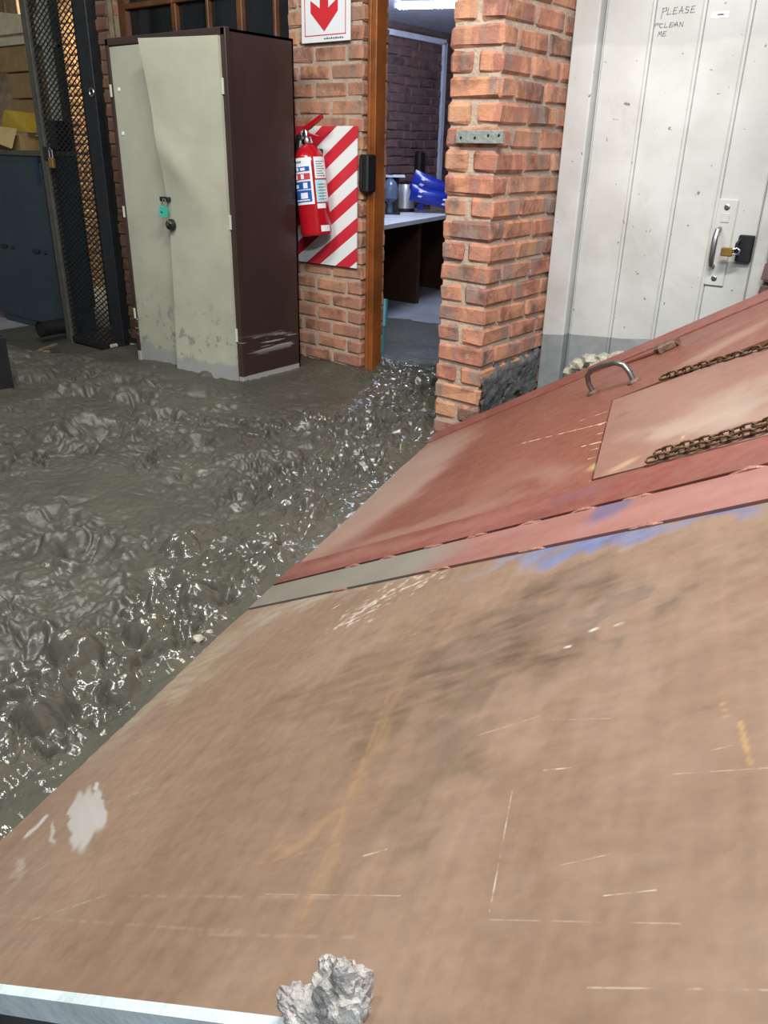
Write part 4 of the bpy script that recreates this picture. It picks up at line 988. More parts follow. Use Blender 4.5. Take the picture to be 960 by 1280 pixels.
# ================================================================== MUD
def build_mud():
    xs = np.concatenate([np.arange(-4.6, -1.5, .012), np.arange(-1.5, 1.0, .0052)])
    ys = np.concatenate([np.arange(-3.3, -2.6, .012), np.arange(-2.6, -.3, .0052), np.arange(-.3, 1.7, .008), np.arange(1.7, 3.0, .02)])
    X, Y = np.meshgrid(xs, ys, indexing='ij')
    along = -(X-HO[0])*HS[0]-(Y-HO[1])*HS[1]; a = (X-HO[0])*HD[0]+(Y-HO[1])*HD[1]     # a: distance up dip from the mud line
    base = np.full_like(X, .165)
    base += .015*sstep(-.9, 0, a)
    base -= .12*sstep(-2.9, -3.5, X)*sstep(-.6, .2, Y)
    base -= .05*sstep(-2.2, -2.8, X)*sstep(-.4, .1, Y)
    kit = sstep(.75, 1.75, Y)
    base = base*(1-kit)+.022*kit
    base += .22*sstep(-.02, .18, X)*sstep(-.12, .15, Y)*(X < .95)
    # masks
    near = np.exp(-(a/.55)**2)
    edge = sstep(.02, -.07, a)
    lump = fbm(X, Y, .75, 4, 3)
    wx = X+.10*fbm(X, Y, .35, 3, 40); wy = Y+.10*fbm(X, Y, .35, 3, 50)
    al = -(wx-HO[0])*HS[0]-(wy-HO[1])*HS[1]; ac = (wx-HO[0])*HD[0]+(wy-HO[1])*HD[1]
    ca, sa = math.cos(.5), math.sin(.5)
    r1 = pnoise(ac/.085+.35*al/.085, al/.42, 7); r1 = 1-np.abs(r1)*2.4
    r2 = 1-np.abs(pnoise(wx/.16, wy/.11, 9))*2.6
    r3 = 1-np.abs(pnoise((wx*ca+wy*sa)/.07, (wy*ca-wx*sa)/.17, 19))*2.4
    f1 = fbm(wx, wy, .055, 3, 23)
    rough = sstep(-.25, .35, fbm(X, Y, .7, 3, 77))
    # smoother patch far left, smooth film by the locker and kitchen
    sm = np.exp(-(((X+.75)/.55)**2+((Y+1.35)/.35)**2))*.75
    sm = np.maximum(sm, .85*sstep(-.35, .05, Y)*(X < -.9)*(Y < .75))
    sm = np.maximum(sm, kit*.98)
    rough = rough*(1-sm)
    churn = np.maximum(np.clip(.40+.60*rough, 0, 1), .85*np.exp(-(a/.35)**2))*(1-.85*sm)
    far = sstep(-.55, -1.1, a)
    churn = churn*(1-.38*far)
    f1 = f1*(1-near)+near*fbm(a*1.25+.08*lump, along*.38, .055, 3, 27)
    wet = np.clip(.15+1.0*np.exp(-(a/.42)**2)+.55*fbm(X, Y, .35, 3, 88)*(1-.6*far)+.9*np.exp(-(((X+.75)/.75)**2+((Y-.55)/.6)**2))-.25*sm*(Y < .3), 0, 1)
    h = .024*lump*(1-.6*sm)
    # overlapping smeared tongues: lopsided waves with a sharp front
    w1x = .16*fbm(X, Y, .40, 3, 140)+.035*fbm(X, Y, .09, 3, 150)
    al2 = -(X-HO[0])*HS[0]-(Y-HO[1])*HS[1]; ac2 = (X-HO[0])*HD[0]+(Y-HO[1])*HD[1]
    def saw(c, wl, sharp=.8):
        t = c/wl; f_ = t-np.floor(t); return np.where(f_ < sharp, (f_/sharp)**.7, (1-f_)/(1-sharp))
    m1 = np.clip(.5+1.1*fbm(X, Y, .28, 3, 160), 0, 1.2)
    h += .020*churn*m1*edge*saw(al2*.75+.5*ac2+w1x, .17)
    m2 = np.clip(.45+1.2*fbm(X, Y, .22, 3, 170), 0, 1.2)
    h += .010*near*(1-sm)*edge*fbm(ac2*3+w1x*2.5, al2*.7, .16, 4, 210)
    h += .034*near*m2*edge*(1-sm)*saw(ac2+.12*al2+.8*w1x, .105, .75)
    h += .012*churn*np.clip(.4+1.4*fbm(X, Y, .2, 2, 180), 0, 1)*saw(-ac2*.6+al2*.5+w1x*1.3, .075, .72)*edge
    # torn crevices
    cr1 = np.exp(-(pnoise(wx/.17, wy/.11, 9)/.07)**2); cr2 = np.exp(-(pnoise((wx*ca+wy*sa)/.06, (wy*ca-wx*sa)/.12, 19)/.09)**2)
    cr3 = np.exp(-(pnoise(a/.045, along/.13, 29)/.10)**2)*near+(1-near)*np.exp(-(pnoise(wx/.07, wy/.05, 29)/.10)**2)
    cm = np.clip(.3+1.3*fbm(X, Y, .3, 3, 190), 0, 1)*(1-.9*sm)
    h -= (.034*cr1*cm+.018*cr2*churn*np.clip(.2+1.3*fbm(X, Y, .18, 2, 195), 0, 1)+.006*cr3*cm)*edge
    h += .010*churn*np.maximum(r2, -.4)*edge
    h += .012*(churn+.10)*f1*(.25+.75*edge)
    h += .0065*fbm(X, Y, .030, 3, 61)*(.12+churn)
    # ripples in the doorway
    dw = np.exp(-(((X+.9)/.7)**2+((Y-.75)/.45)**2))
    h += dw*.020*np.sin(Y*38+6*fbm(X, Y, .3, 3, 90)*3+X*9)*np.abs(pnoise(X/.1, Y/.07, 91)+.3)
    h += dw*.012*np.maximum(0, r2)
    # clods and trampled holes
    R = np.random.RandomState(5)
    holes = [(110, 690, .07, .05), (298, 625, .045, .04), (250, 555, .04, .04), (205, 520, .06, .04), (60, 655, .08, .035), (150, 480, .09, .035), (200, 735, .05, .035), (30, 820, .05, .03), (330, 530, .04, .025), (120, 540, .10, .05)]
    for (px, py, r, d) in holes:
        p = at(px, py, 2, .17); rr = np.hypot((X-p[0])*.8, Y-p[1]*1.0)/r*(1+.3*pnoise(X/.06, Y/.06, int(px)))
        h += -d*np.exp(-rr**2)+.5*d*np.exp(-((rr-1.5)/.45)**2)
    clods = [(95, 490, .09, .05), (160, 500, .08, .05), (60, 545, .07, .03), (190, 800, .06, .05), (250, 760, .05, .045), (100, 830, .07, .05), (150, 870, .05, .05), (60, 900, .06, .045), (230, 690, .06, .03), (330, 690, .05, .03), (40, 470, .12, .05), (250, 490, .10, .03)]
    for (px, py, r, d) in clods:
        p = at(px, py, 2, .17); rr = np.hypot(X-p[0], Y-p[1])/r*(1+.5*pnoise(X/.05, Y/.05, int(py)))
        h += d*np.clip(1.15-rr**2, 0, 1)**.7
    for i in range(70):
        cx, cy = R.uniform(-2.6, .3), R.uniform(-2.4, .1); r = R.uniform(.015, .05); d = r*R.uniform(.25, .6)*(1 if R.rand() < .6 else -1)
        sel = (np.abs(X-cx) < 3*r) & (np.abs(Y-cy) < 3*r)
        rr = np.hypot(X[sel]-cx, Y[sel]-cy)/r*(1+.5*pnoise(X[sel]/.03, Y[sel]/.03, i)); h[sel] += d*np.clip(1.1-rr**2, 0, 1)**.6
    h *= 1.12*(.45+.55*sstep(.02, -.10, a))
    Z = base+h
    Z += .012*np.exp(-((a+.03)/.05)**2)*(Y < -.0)       # slight roll where the mud presses on the hood
    Z = np.maximum(Z, .004)
    nx, ny = X.shape
    keep = np.ones((nx-1, ny-1), bool)
    xc = (X[:-1, :-1]+X[1:, 1:])/2; yc = (Y[:-1, :-1]+Y[1:, 1:])/2; zc = Z[:-1, :-1]
    aa = (xc-HO[0])*HD[0]+(yc-HO[1])*HD[1]
    keep &= ~((aa > .14) & (yc < -.16))
    inside = lambda x0, x1, y0, y1: (xc > x0) & (xc < x1) & (yc > y0) & (yc < y1)
    for b in ((PX0+.02, PX1-.02, .02, 3.1), (-3.6, PR-.02, WY+.03, WY+.2), (-4.7, -3.62, WY+.1, 3.1), (PX1-.02, 1.1, DY+.06, 3.1), (LX0+.02, LX1-.02, LY0+.03, LY1-.02), (-4.7, PR-.3, WY+.2, 1.0)):
        keep &= ~inside(*b)
    edge_k = 2.72+.10*pnoise(xc/.4, yc*0, 33)+.06*(xc+2.5)
    keep &= ~(yc > edge_k)
    idx = np.arange(nx*ny).reshape(nx, ny)
    q = np.stack([idx[:-1, :-1][keep], idx[1:, :-1][keep], idx[1:, 1:][keep], idx[:-1, 1:][keep]], 1)
    used = np.unique(q); rem = np.full(nx*ny, -1); rem[used] = np.arange(len(used)); q = rem[q]
    V = np.stack([X.ravel()[used], Y.ravel()[used], Z.ravel()[used]], 1)
    me = bpy.data.meshes.new('mud'); me.vertices.add(len(V)); me.vertices.foreach_set('co', V.ravel())
    me.loops.add(q.size); me.loops.foreach_set('vertex_index', q.ravel()); me.polygons.add(len(q))
    me.polygons.foreach_set('loop_start', np.arange(0, q.size, 4)); me.polygons.foreach_set('loop_total', np.full(len(q), 4))
    me.polygons.foreach_set('use_smooth', np.ones(len(q), bool)); me.update(calc_edges=True); me.validate()
    wa = me.attributes.new('wet', 'FLOAT', 'POINT'); wa.data.foreach_set('value', wet.ravel()[used].astype(np.float32))
    return me
def mud_mat():
    mt, nt, b = newmat('mud'); co = objco(nt)
    n1 = noise(nt, 3.0, 6, .6, vec=co)
    col = ramp(nt, n1, [(0.3, (0.056, 0.053, 0.041)), (0.6, (0.078, 0.074, 0.058)), (0.8, (0.092, 0.083, 0.060))])
    n2 = noise(nt, 12, 5, .6, vec=co)
    col = mix(nt, maprange(nt, n2, .64, .72, 0, .5), col, (0.11, 0.09, 0.05))
    nt.links.new(col, b.inputs['Base Color'])
    wt = nd(nt, 'ShaderNodeAttribute', attribute_name='wet').outputs['Fac']
    wn_ = mth(nt, 'ADD', wt, mth(nt, 'MULTIPLY', mth(nt, 'SUBTRACT', noise(nt, 6, 4, .6, vec=co), .5), .7))
    rg = maprange(nt, wn_, .15, .85, .52, .10); nt.links.new(rg, b.inputs['Roughness'])
    b.inputs['Specular IOR Level'].default_value = .55
    bump(nt, b, noise(nt, 42, 4, .55, vec=co), .34, .010)
    return mt
M['mud'] = mud_mat()
mo = bpy.data.objects.new('mud', build_mud()); mo.data.materials.append(M['mud']); COL.objects.link(mo)
tag(mo, 'thick wet grey brown mud flooding the floor in front of the locker', 'mud', kind='stuff')

# ================================================================== STONES, LUMPS
def rock(name, c, r, mat, seed, sq=(1, 1, .75), sub=3, amp=.35, freq=2.2):
    bm = bmesh.new(); bmesh.ops.create_icosphere(bm, subdivisions=sub, radius=1.0)
    rr = np.random.RandomState(seed); off = rr.rand(3)*50
    from mathutils import noise as mn
    for v in bm.verts:
        d = v.co.normalized(); k = 1+amp*mn.fractal(d*freq+Vector(off), 1.0, 2.0, 3)+amp*.35*mn.noise(d*freq*5+Vector(off))
        v.co = Vector((d.x*k*sq[0]*r, d.y*k*sq[1]*r, d.z*k*sq[2]*r))
    me = bpy.data.meshes.new(name); bm.to_mesh(me); bm.free(); me.materials.append(M[mat])
    o = bpy.data.objects.new(name, me); COL.objects.link(o); o.location = c; return o
for i, (px, py, r) in enumerate(((722, 452, .035), (738, 447, .04), (755, 446, .035), (770, 447, .04), (785, 443, .032), (712, 462, .03), (745, 456, .03), (730, 460, .028), (775, 441, .028))):
    p = at(px, py, 1, .36+.02*(i % 3))
    tag(rock('rubble_stone', (p[0], p[1], p[2]-.012), r, 'rock_pale', 40+i, sub=2), 'pale rubble stone heaped at the foot of the white door', 'stone', 'rubble stones at the white door foot')
# dry mud clods on the near edge of the hood
for i, (px, py, r, sq, lb) in enumerate(((438, 1262, .030, (.8, .7, 1.15), 'tall pale grey dried mud clod on the near hood edge'), (388, 1272, .020, (1.2, .8, .8), 'low pale grey dried mud clod on the near hood edge'))):
    p = hp(px, py)+HN*(r*.45)
    tag(rock('mud_clod', p, r, 'lump', 70+i, sq, 4, .32, 2.0), lb, 'mud clod')
for i, (px, py, r) in enumerate(((248, 798, .014), (262, 790, .009), (350, 688, .02))):
    p = at(px, py, 2, .182)
    tag(rock('pebble', p, r, 'timber_dirty' if i == 2 else 'rock_pale', 90+i, sub=2), ('tan stone stuck in the mud beside the hood edge', 'small tan stone chip in the mud by a larger one', 'ochre stone smeared in mud near the flange end')[i], 'stone')

# ================================================================== KITCHEN
CZ = .79
c0, c1 = at(478, 282, 2, CZ), at(556, 269, 2, CZ)
dd = (c1-c0)/np.linalg.norm(c1-c0); A = c0-dd*.3; B = c1+dd*.5
ct = thing('kitchen_counter', 'pale topped counter along the kitchen side wall', 'counter', (KX+.3, 3.8, 0))
obj('countertop', MB().prism([(A[0], A[1], CZ-.035), (B[0], B[1], CZ-.035), (KX+.012, B[1], CZ-.035), (KX+.012, A[1], CZ-.035)], (0, 0, .035)), 'counter', ct)
obj('side_panel', MB().prism([(B[0]-.06, B[1]-.05, 0), (B[0]-.05, B[1], 0), (KX+.012, B[1], 0), (KX+.012, B[1]-.05, 0)], (0, 0, CZ-.035)), 'counter_side', ct)
mid = c0+dd*1.0
obj('side_panel', MB().prism([(mid[0]-.08, mid[1]-.02, 0), (mid[0]-.07, mid[1]+.02, 0), (KX+.012, mid[1]+.02, 0), (KX+.012, mid[1]-.02, 0)], (0, 0, CZ-.035)), 'counter_side', ct)
obj('side_panel', MB().prism([(A[0]-.05, A[1], 0), (A[0]-.05, A[1]+.04, 0), (KX+.012, A[1]+.04, 0), (KX+.012, A[1], 0)], (0, 0, CZ-.035)), 'counter_side', ct)
# conduit
cp0, cp1, cp2 = at(478, 36, 0, KX+.025), at(558, 55, 0, KX+.025), at(545, 226, 0, KX+.025)
zc_ = (cp0[2]+cp1[2])/2
obj('conduit', MB().box(KX-.004, KX+.03, 2.0, cp1[1], zc_-.025, zc_+.025), 'white_pipe', kl)
obj('conduit', MB().box(KX-.004, KX+.03, cp1[1]-.035, cp1[1]+.02, CZ, zc_), 'white_pipe', kl)
# fluorescent tube
t0 = at(496, 7, 2, KC-.11); t1 = at(585, 5, 2, KC-.11)
fl = thing('fluorescent_light', 'bright fluorescent tube on the kitchen ceiling', 'light', ((t0+t1)/2))
obj('tube', MB().tube([t0, t1], .024, 10), 'tube_light', fl, smooth=True)
dv = (t1-t0)/np.linalg.norm(t1-t0)
obj('batten', MB().prism([t0-dv*.04+np.array((0, -.018, .06)), t1+dv*.04+np.array((0, -.018, .06)), t1+dv*.04+np.array((0, .018, .06)), t0-dv*.04+np.array((0, .018, .06))], (0, 0, .049)), 'fixture', fl)
for e in (t0, t1): obj('end_cap', MB().cbox(e[0]-.018, e[0]+.018, e[1]-.018, e[1]+.018, e[2]-.028, e[2]+.06, .004), 'fixture', fl)
# kettle
sd = CR.copy(); sd[2] = 0; sd /= np.linalg.norm(sd)
fwd = np.cross(np.array((0, 0, 1.)), sd)   # away
k = at(507, 264, 2, CZ)-sd*.01-fwd*.06; s_ = 1.0
kt = thing('kettle', 'brushed steel electric kettle on the kitchen counter', 'kettle', k)
obj('kettle_base', MB().lathe(k, [(.10, 0), (.10, .03), (.09, .035)], 20), 'black', kt)
obj('kettle_body', MB().lathe(k+np.array((0, 0, .035)), [(.094, 0), (.092, .03), (.08, .14), (.07, .22), (.066, .225)], 24), 'brushed', kt, smooth=True)
obj('kettle_lid', MB().lathe(k+np.array((0, 0, .26)), [(.064, 0), (.05, .012), (.015, .016), (.015, .03), (.01, .034)], 20), 'black', kt, smooth=True)
obj('kettle_handle', MB().tube([k+sd*.06+np.array((0, 0, .25)), k+sd*.13+np.array((0, 0, .255)), k+sd*.15+np.array((0, 0, .19)), k+sd*.14+np.array((0, 0, .09)), k+sd*.10+np.array((0, 0, .06))], .016, 8), 'black', kt, smooth=True)
obj('spout', MB().prism([k-sd*.062+np.array((0, 0, .245)), k-sd*.10+np.array((0, 0, .255)), k-sd*.072+np.array((0, 0, .18))], np.cross(sd, (0, 0, 1))*.03), 'chrome', kt)
# coffee maker with clear jug
k = at(487, 268, 2, CZ)
cm = thing('coffee_maker', 'black coffee maker with a clear funnel jug on the counter', 'coffee maker', k)
obj('machine_body', MB().prism([k-sd*.10+fwd*.10, k+sd*.085+fwd*.10, k+sd*.085+fwd*.22, k-sd*.10+fwd*.22], (0, 0, .34)), 'black', cm)
obj('top_plate', MB().prism([k-sd*.12-fwd*.03+np.array((0, 0, .335)), k+sd*.14-fwd*.03+np.array((0, 0, .335)), k+sd*.14+fwd*.22+np.array((0, 0, .335)), k-sd*.12+fwd*.22+np.array((0, 0, .335))], (0, 0, .018)), 'white_pipe', cm)
obj('drip_base', MB().prism([k-sd*.10-fwd*.04, k+sd*.10-fwd*.04, k+sd*.10+fwd*.22, k-sd*.10+fwd*.22], (0, 0, .018)), 'dark_steel', cm)
obj('jug', MB().lathe(k+np.array((0, 0, .018)), [(.03, 0), (.03, .09), (.075, .13), (.08, .22), (.06, .27), (.03, .30), (.028, .34)], 18), 'acrylic', cm, smooth=True)
# black bottle behind
k = at(486, 215, 2, 1.13)
tag(obj('wall_dispenser', MB().cbox(KX-.002, KX+.08, k[1]-.35, k[1]-.23, 1.12, 1.36, .02), 'black', origin=(KX, k[1]-.3, 1.12)), 'small black dispenser fixed on the kitchen brick wall', 'dispenser')
# brown box and blue packs
k = at(542, 262, 2, CZ)
bp = thing('cardboard_tray', 'brown cardboard tray on the counter under blue packs', 'box', k)
def quad_box(c, hw, hd, z0, z1, u, v): return MB().prism([c-u*hw-v*hd+np.array((0, 0, z0)), c+u*hw-v*hd+np.array((0, 0, z0)), c+u*hw+v*hd+np.array((0, 0, z0)), c-u*hw+v*hd+np.array((0, 0, z0))], (0, 0, z1-z0))
obj('tray', quad_box(k+sd*.07, .11, .10, 0, .10, sd, fwd), 'brown_box', bp)
obj('white_liner', quad_box(k+sd*.08, .13, .105, .1, .125, sd, fwd), 'white_sign', bp)
def pack(label, c, hw, hh, th, tilt):
    o = thing('blue_pack', label, 'packet', c, 'blue packs on the kitchen counter')
    R_ = np.array(Matrix.Rotation(tilt, 3, Vector(fwd))); mb = MB(); V = []; n = 8
    def pt(u, v_, s):
        pu = 1-abs(u)**3; pv = 1-abs(v_)**3; return c+R_@(sd*(u*hw)+np.array((0, 0, 1.))*(v_*hh)+fwd*(s*th*max(.06, pu*pv)))
    for s in (-1, 1):
        for j in range(n+1):
            for i in range(n+1): V.append(pt(i/n*2-1, j/n*2-1, s))
    N = (n+1)**2; Fs = []
    for j in range(n):
        for i in range(n):
            a_ = j*(n+1)+i; Fs += [(a_, a_+1, a_+n+2, a_+n+1), (N+a_, N+a_+n+1, N+a_+n+2, N+a_+1)]
    for i in range(n):
        for a_, b2 in ((i, i+1), (n*(n+1)+i, n*(n+1)+i+1), (i*(n+1), (i+1)*(n+1)), (i*(n+1)+n, (i+1)*(n+1)+n)): Fs.append((a_, b2, N+b2, N+a_))
    obj('wrapper', mb.add(V, Fs), 'blue_pack', o, smooth=True)
    for vv in (-.45, .15):
        V = [pt(u, v_+vv, -1.12) for u, v_ in ((-.65, .12), (.7, -.12), (.75, .1), (-.6, .38))]
        obj('pack_print', MB().prism(V, -fwd*.004), 'white_sign', o)
k2 = at(538, 246, 2, CZ+.15)
pack('upper blue packet with a white stripe leaning on the kitchen counter pile', k2+np.array((0, 0, .09))+sd*.02, .22, .09, .05, .35)
pack('lower blue packet on the brown tray on the kitchen counter', k2-fwd*.1+np.array((0, 0, .0)), .21, .075, .05, .22)
tag(obj('blue_carton', quad_box(at(525, 262, 2, CZ)-sd*.0+fwd*.02, .03, .05, 0, .17, sd, fwd), 'blue_pack', origin=at(528, 262, 2, CZ)), 'dark blue carton standing next to the kettle', 'carton')
# cyan handled squeegee
b0 = at(478, 452, 2, .04); tp = at(481, 376, 1, b0[1]+.1)
sq = thing('squeegee', 'cyan handled stick standing in the kitchen doorway', 'broom', b0)
dv = (tp-b0); dv /= np.linalg.norm(dv); LL = float(np.linalg.norm(tp-b0))
obj('shaft', MB().tube([b0, b0+dv*LL], .012, 8), 'cyan_plastic', sq); obj('grip', MB().tube([b0+dv*(LL-.17), b0+dv*(LL+.01)], .022, 10), 'cyan_plastic', sq)
obj('squeegee_head', MB().cbox(b0[0]-.16, b0[0]+.02, b0[1]-.02, b0[1]+.02, .0, .05, .006), 'black', sq)

# ================================================================== CAGE AT THE LEFT
FY = .35
gt = thing('mesh_gate', 'expanded metal mesh panel with a dark steel post beside the locker', 'gate', (-3.45, FY, 0))
obj('post', MB().cbox(-3.255, -3.13, FY-.02, FY+.03, 0, 2.7, .004), 'dark_steel', gt)
g2 = obj('post', MB().cbox(-3.855, -3.785, FY-.02, FY+.03, 0, 2.7, .004), 'grey_post', gt); g2['label'] = 'grey steel gate stile'
obj('rail', MB().cbox(-3.79, -3.25, FY-.015, FY+.02, .02, .06, .003), 'dark_steel', gt)
ms = MB(); mx0, mx1, mz0, mz1 = -3.785, -3.255, .05, 2.6
DWX, DWZ = .06, .036
def strand(sgn):
    # lines z = sgn*(DWZ/DWX)*x + c
    s = sgn*DWZ/DWX; n = int((mz1-mz0+abs(s)*(mx1-mx0))/DWZ)+2
    c_lo = mz0-max(s*mx0, s*mx1)
    for i in range(n):
        c_ = c_lo+i*DWZ; pts = []
        for x in (mx0, mx1): pts.append((x, s*x+c_))
        (xa, za), (xb, zb) = pts
        if za > zb: xa, za, xb, zb = xb, zb, xa, za
        if zb < mz0 or za > mz1: continue
        if za < mz0: t = (mz0-za)/(zb-za); xa += (xb-xa)*t; za = mz0
        if zb > mz1: t = (mz1-za)/(zb-za); xb = xa+(xb-xa)*t; zb = mz1
        wd = .0048 if sgn > 0 else .0024
        ms.prism([(xa, FY-.002+.002*sgn, za-wd), (xb, FY-.002+.002*sgn, zb-wd), (xb, FY-.002+.002*sgn, zb+wd), (xa, FY-.002+.002*sgn, za+wd)], (0, .004, 0))
strand(1); strand(-1)
me_ = obj('mesh_infill', ms, 'dark_steel', gt); me_['kind'] = 'stuff'
obj('eye_bolt', MB().tube([(-3.15+.022*math.cos(t), FY-.03, 1.64+.022*math.sin(t)) for t in np.linspace(0, 6.28, 12, endpoint=False)], .006, 6, closed=True), 'steel_grey', gt)
cpd = at(64, 196, 1, FY-.05)
pd = thing('padlock', 'brass padlock hanging on the grey gate stile', 'padlock', cpd)
obj('lock_body', MB().cbox(cpd[0]-.028, cpd[0]+.028, FY-.062, FY-.038, cpd[2]-.07, cpd[2]-.005, .005), 'brass', pd)
obj('shackle', MB().tube([(cpd[0]-.018, FY-.05, cpd[2]-.008), (cpd[0]-.018, FY-.05, cpd[2]+.04), (cpd[0], FY-.05, cpd[2]+.056), (cpd[0]+.018, FY-.05, cpd[2]+.04), (cpd[0]+.018, FY-.05, cpd[2]-.008)], .006, 8), 'chrome', pd, smooth=True)
obj('hasp_plate', MB().cbox(-3.80, -3.72, FY-.03, FY-.018, cpd[2]-.02, cpd[2]+.06, .003), 'dark_steel', gt)
# narrow drain pipe between gate and locker
tag(obj('thin_pipe', MB().tube([(-3.06, .45, .05), (-3.06, .45, 2.6)], .018, 8), 'timber_dirty', origin=(-3.06, .45, 0)), 'thin tan pipe rising beside the dark gate post', 'pipe')
# cage walls
cw = struct('wall_cage_back', MB().box(-8.2, -4.16, 2.014, 2.2, 0, 2.9), 'mortar', 'tan brick wall seen through the mesh', 'brick wall')
z = .0; c = 0
while z < 2.85:
    x = -6.95+(0 if c % 2 else BL/2)
    while x < -5.0:
        brick(cw, (x+BL/2, 2.0+BW/2, z+BH/2), (BL, BW, BH), 'brick_cage'); x += BL+JT
    z += CP; c += 1
struct('wall_cage_left', MB().box(-8.2, -8.1, -.5, 2.2, 0, 2.9), 'dark_wall', 'dark left wall of the storage cage', 'wall')
struct('ceiling_cage', MB().box(-8.2, -3.62, FY, WY+.2, 2.9, 3.0).box(-8.2, -4.16, WY+.2, 2.2, 2.9, 3.0), 'dark_wall', 'dark roof of the storage cage', 'ceiling')
struct('wall_cage_right', MB().box(-4.22, -4.16, WY+.22, 2.0, 0, 2.9), 'dark_wall', 'dark right side wall of the storage cage', 'wall')
# blue cabinet
BY = .45
q0 = at(57, 189, 1, BY); q1 = at(82, 419, 1, BY); bxr = (q0[0]+q1[0])/2; bzt = q0[2]
bc = thing('blue_cabinet', 'low blue grey steel cabinet inside the cage', 'cabinet', (bxr-.45, BY+.22, 0))
obj('cabinet_body', MB().cbox(bxr-.95, bxr, BY+.01, BY+.25, 0, bzt-.03, .004), 'blue_steel', bc)
obj('cabinet_top', MB().cbox(bxr-.97, bxr+.01, BY-.005, BY+.26, bzt-.035, bzt, .004), 'grey_post', bc)
sxm = float(at(12, 300, 1, BY)[0])
for x0, x1 in ((sxm-.44, sxm-.008), (sxm+.002, bxr-.045)):
    d_ = obj('cabinet_door', MB().cbox(x0, x1, BY-.004, BY+.012, .06, bzt-.08, .003), 'blue_steel', bc)
    hx_ = x1-.2 if x1 > sxm else x1-.05
    hz2 = float(at(35, 312, 1, BY)[2])
    obj('door_handle', MB().cbox(hx_-.06, hx_+.02, BY-.022, BY-.003, hz2-.012, hz2+.014, .004), 'black', d_)
    obj('key_lock', MB().lathe((hx_+.10, BY-.003, hz2), [(.014, 0), (.012, .014)], 10, (0, -1, 0)), 'black', d_)
obj('blue_sticker', MB().box(bxr-.12, bxr-.07, BY-.008, BY-.003, bzt-.22, bzt-.04), 'blue_dark', bc)
# carton on the cabinet
k = at(22, 184, 1, BY+.15); k[2] = bzt
cb = thing('open_carton', 'open pale cardboard carton on the blue cabinet', 'box', k)
obj('carton_body', MB().box(k[0]-.45, k[0]+.17, BY+.08, BY+.25, bzt, bzt+.10), 'cardboard', cb)
obj('carton_flap', MB().prism([(k[0]-.10, BY+.06, bzt+.16), (k[0]+.20, BY+.05, bzt+.14), (k[0]+.22, BY-.02, bzt+.01), (k[0]-.08, BY-.01, bzt+.06)], (0, .006, .003)), 'cardboard_pale', cb)
obj('carton_flap', MB().prism([(k[0]-.46, BY+.06, bzt+.17), (k[0]-.11, BY+.06, bzt+.16), (k[0]-.09, BY-.01, bzt+.07), (k[0]-.45, BY-.01, bzt+.07)], (0, .006, .003)), 'cardboard_pale', cb)
yl = MB().prism([(k[0]-.16, BY+.12, bzt+.12), (k[0]-.04, BY+.10, bzt+.12), (k[0]+.24, BY+.12, bzt+.12), (k[0]+.24, BY+.12, bzt+.25), (k[0]-.02, BY+.10, bzt+.27), (k[0]-.16, BY+.14, bzt+.2)], (0, .11, .0))
tag(obj('yellow_carton', yl, 'yellow_card', origin=(k[0], BY+.15, bzt+.12)), 'yellow folded carton lying in the pale carton', 'box')
# storage shelf
SYF = 1.0
sh = thing('storage_shelf', 'pale steel storage shelf holding papers and cartons in the cage', 'shelf', (-5.3, 1.2, 0))
s1 = at(20, 52, 1, SYF)
obj('shelf_board', MB().box(-6.9, -4.98, SYF, SYF+.30, s1[2]-.02, s1[2]+.012), 'paper', sh)
s2z = s1[2]-.62
obj('shelf_board', MB().box(-6.9, -4.98, SYF, SYF+.30, s2z-.02, s2z), 'dark_wall', sh)
u0 = at(58, 70, 1, SYF-.02)
obj('upright', MB().cbox(u0[0]-.03, u0[0]+.03, SYF-.03, SYF+.03, 1.35, 2.8, .003), 'pale_upright', sh)
obj('upright', MB().cbox(-6.92, -6.86, SYF-.03, SYF+.03, 0, 2.8, .003), 'pale_upright', sh)
obj('upright', MB().cbox(-5.04, -4.98, SYF+.25, SYF+.31, 0, 2.8, .003), 'grey_post', sh)
zt_ = s1[2]+.012
for i, (x0, x1, h, y0) in enumerate(((-5.65, -5.02, .05, .06), (-5.48, -5.01, .04, .03), (-5.72, -5.02, .16, .18))):
    zz0 = zt_ if i != 1 else zt_+.05
    tag(obj('paper_stack', MB().box(x0, x1, SYF+y0, SYF+y0+(.1 if i < 2 else .24), zz0, zz0+h) if i < 2 else MB().prism([(x0, SYF+.17, zt_), (x1, SYF+.17, zt_), (x1, SYF+.17, zt_+.17), (x0+.02, SYF+.17, zt_+.25)], (0, .10, 0)), 'paper', origin=(x0, SYF+y0, zz0)),
        ('thick bottom paper stack on the cage shelf', 'thin paper stack on top of another on the cage shelf', 'tall pale folder block at the back of the cage shelf')[i], 'papers')
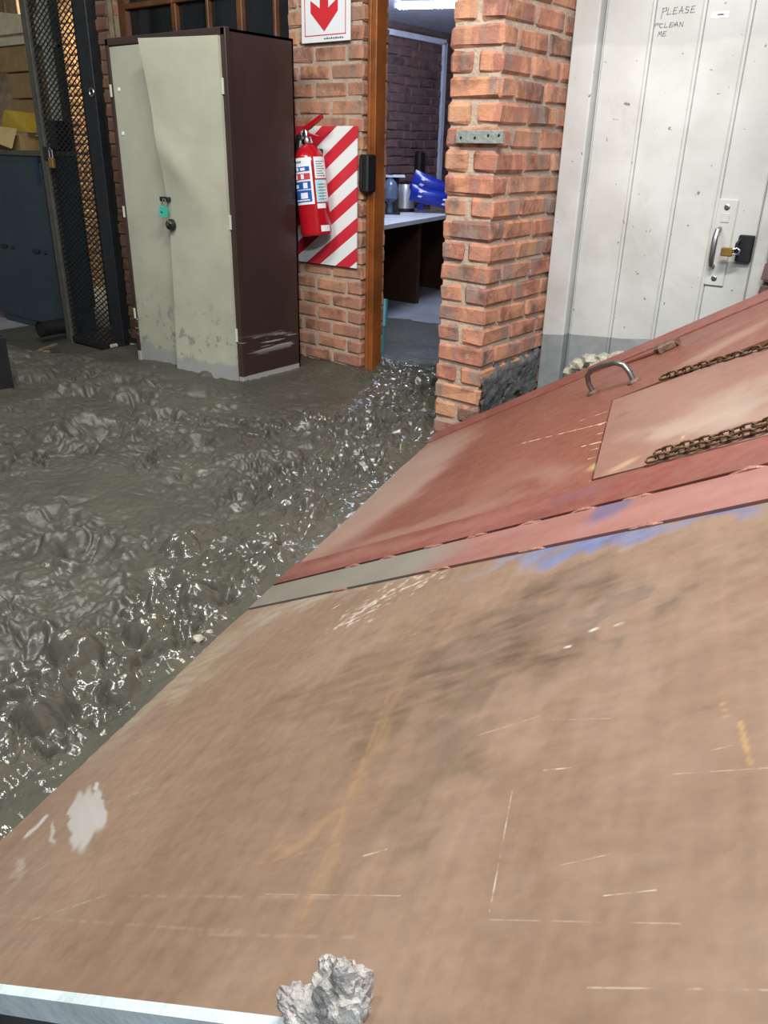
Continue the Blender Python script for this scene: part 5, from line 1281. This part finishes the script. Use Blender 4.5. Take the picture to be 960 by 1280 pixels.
for i in range(3):
    zz = s1[2]-.02-.19*(i+1)
    tag(obj('shelf_carton', MB().cbox(-5.48+.06*(i % 2), -5.05, SYF+.02+.02*i, SYF+.24, zz+.005 if i < 2 else s2z+.001, zz+.19 if i < 2 else zz+.19, .006), 'cardboard', origin=(-4.9, SYF, zz)), ('top brown carton hanging under the cage shelf', 'middle brown carton in the stack below the cage shelf', 'bottom brown carton in the stack below the cage shelf')[i], 'box')
# corrugated board at the back of the top shelf
for i in range(5):
    tag(obj('timber_plank', MB().cbox(-6.75+.2*i, -6.58+.2*i, SYF+.42, SYF+.45, zt_+.0, 2.88, .005), 'timber_dirty', origin=(-6.66+.2*i, SYF+.43, zt_)), 'upright weathered plank behind the cage shelf', 'plank', 'planks behind the cage shelf')
tag(obj('dark_crate', MB().cbox(bxr-.22, bxr-.01, BY+.12, BY+.25, bzt+.001, bzt+.2, .01), 'black', origin=(bxr-.1, BY+.3, bzt)), 'black crate at the back corner of the blue cabinet top', 'crate')
# debris at the cage foot
for i, (pa, pb, wd) in enumerate((((30, 452), (70, 432), .03), ((62, 440), (20, 447), .02), ((138, 433), (170, 432), .022))):
    A_, B_ = at(*pa, 2, .07), at(*pb, 2, .07)
    tag(obj('timber_offcut', MB().tube([A_, (A_+B_)/2+np.array((0, 0, .015)), B_], wd*.6, 6), 'rock_pale' if i == 2 else 'timber_dirty', origin=A_), ('tan timber offcut lying below the blue cabinet', 'thinner timber offcut crossing another below the cabinet', 'pale kerb bar at the foot of the thin pipe')[i], 'offcut')
k = at(50, 412, 1, FY-.20)
pe = MB(); pe.tube([k, k+np.array((-.02, .22, .0))], .055, 16, cap=False); pe.tube([k+np.array((0, .004, 0)), k+np.array((-.02, .22, 0))], .046, 16)
tag(obj('pipe_end', pe, 'black', origin=k, smooth=True), 'open black pipe end lying in front of the blue cabinet', 'pipe')
k = at(4, 494, 2, .14)
lp_ = thing('steel_post', 'dark steel post foot at the left edge of the mud', 'post', k)
obj('column', MB().cbox(k[0]-.10, k[0]+.035, k[1]-.05, k[1]+.05, 0, float(at(4, 425, 1, k[1])[2]), .006), 'dark_steel', lp_)
obj('base_plate', MB().cbox(k[0]-.14, k[0]+.05, k[1]-.09, k[1]+.09, .06, .165, .006), 'mortar_dark', lp_)
for o in bpy.data.objects:
    if '_o' in o: del o['_o']
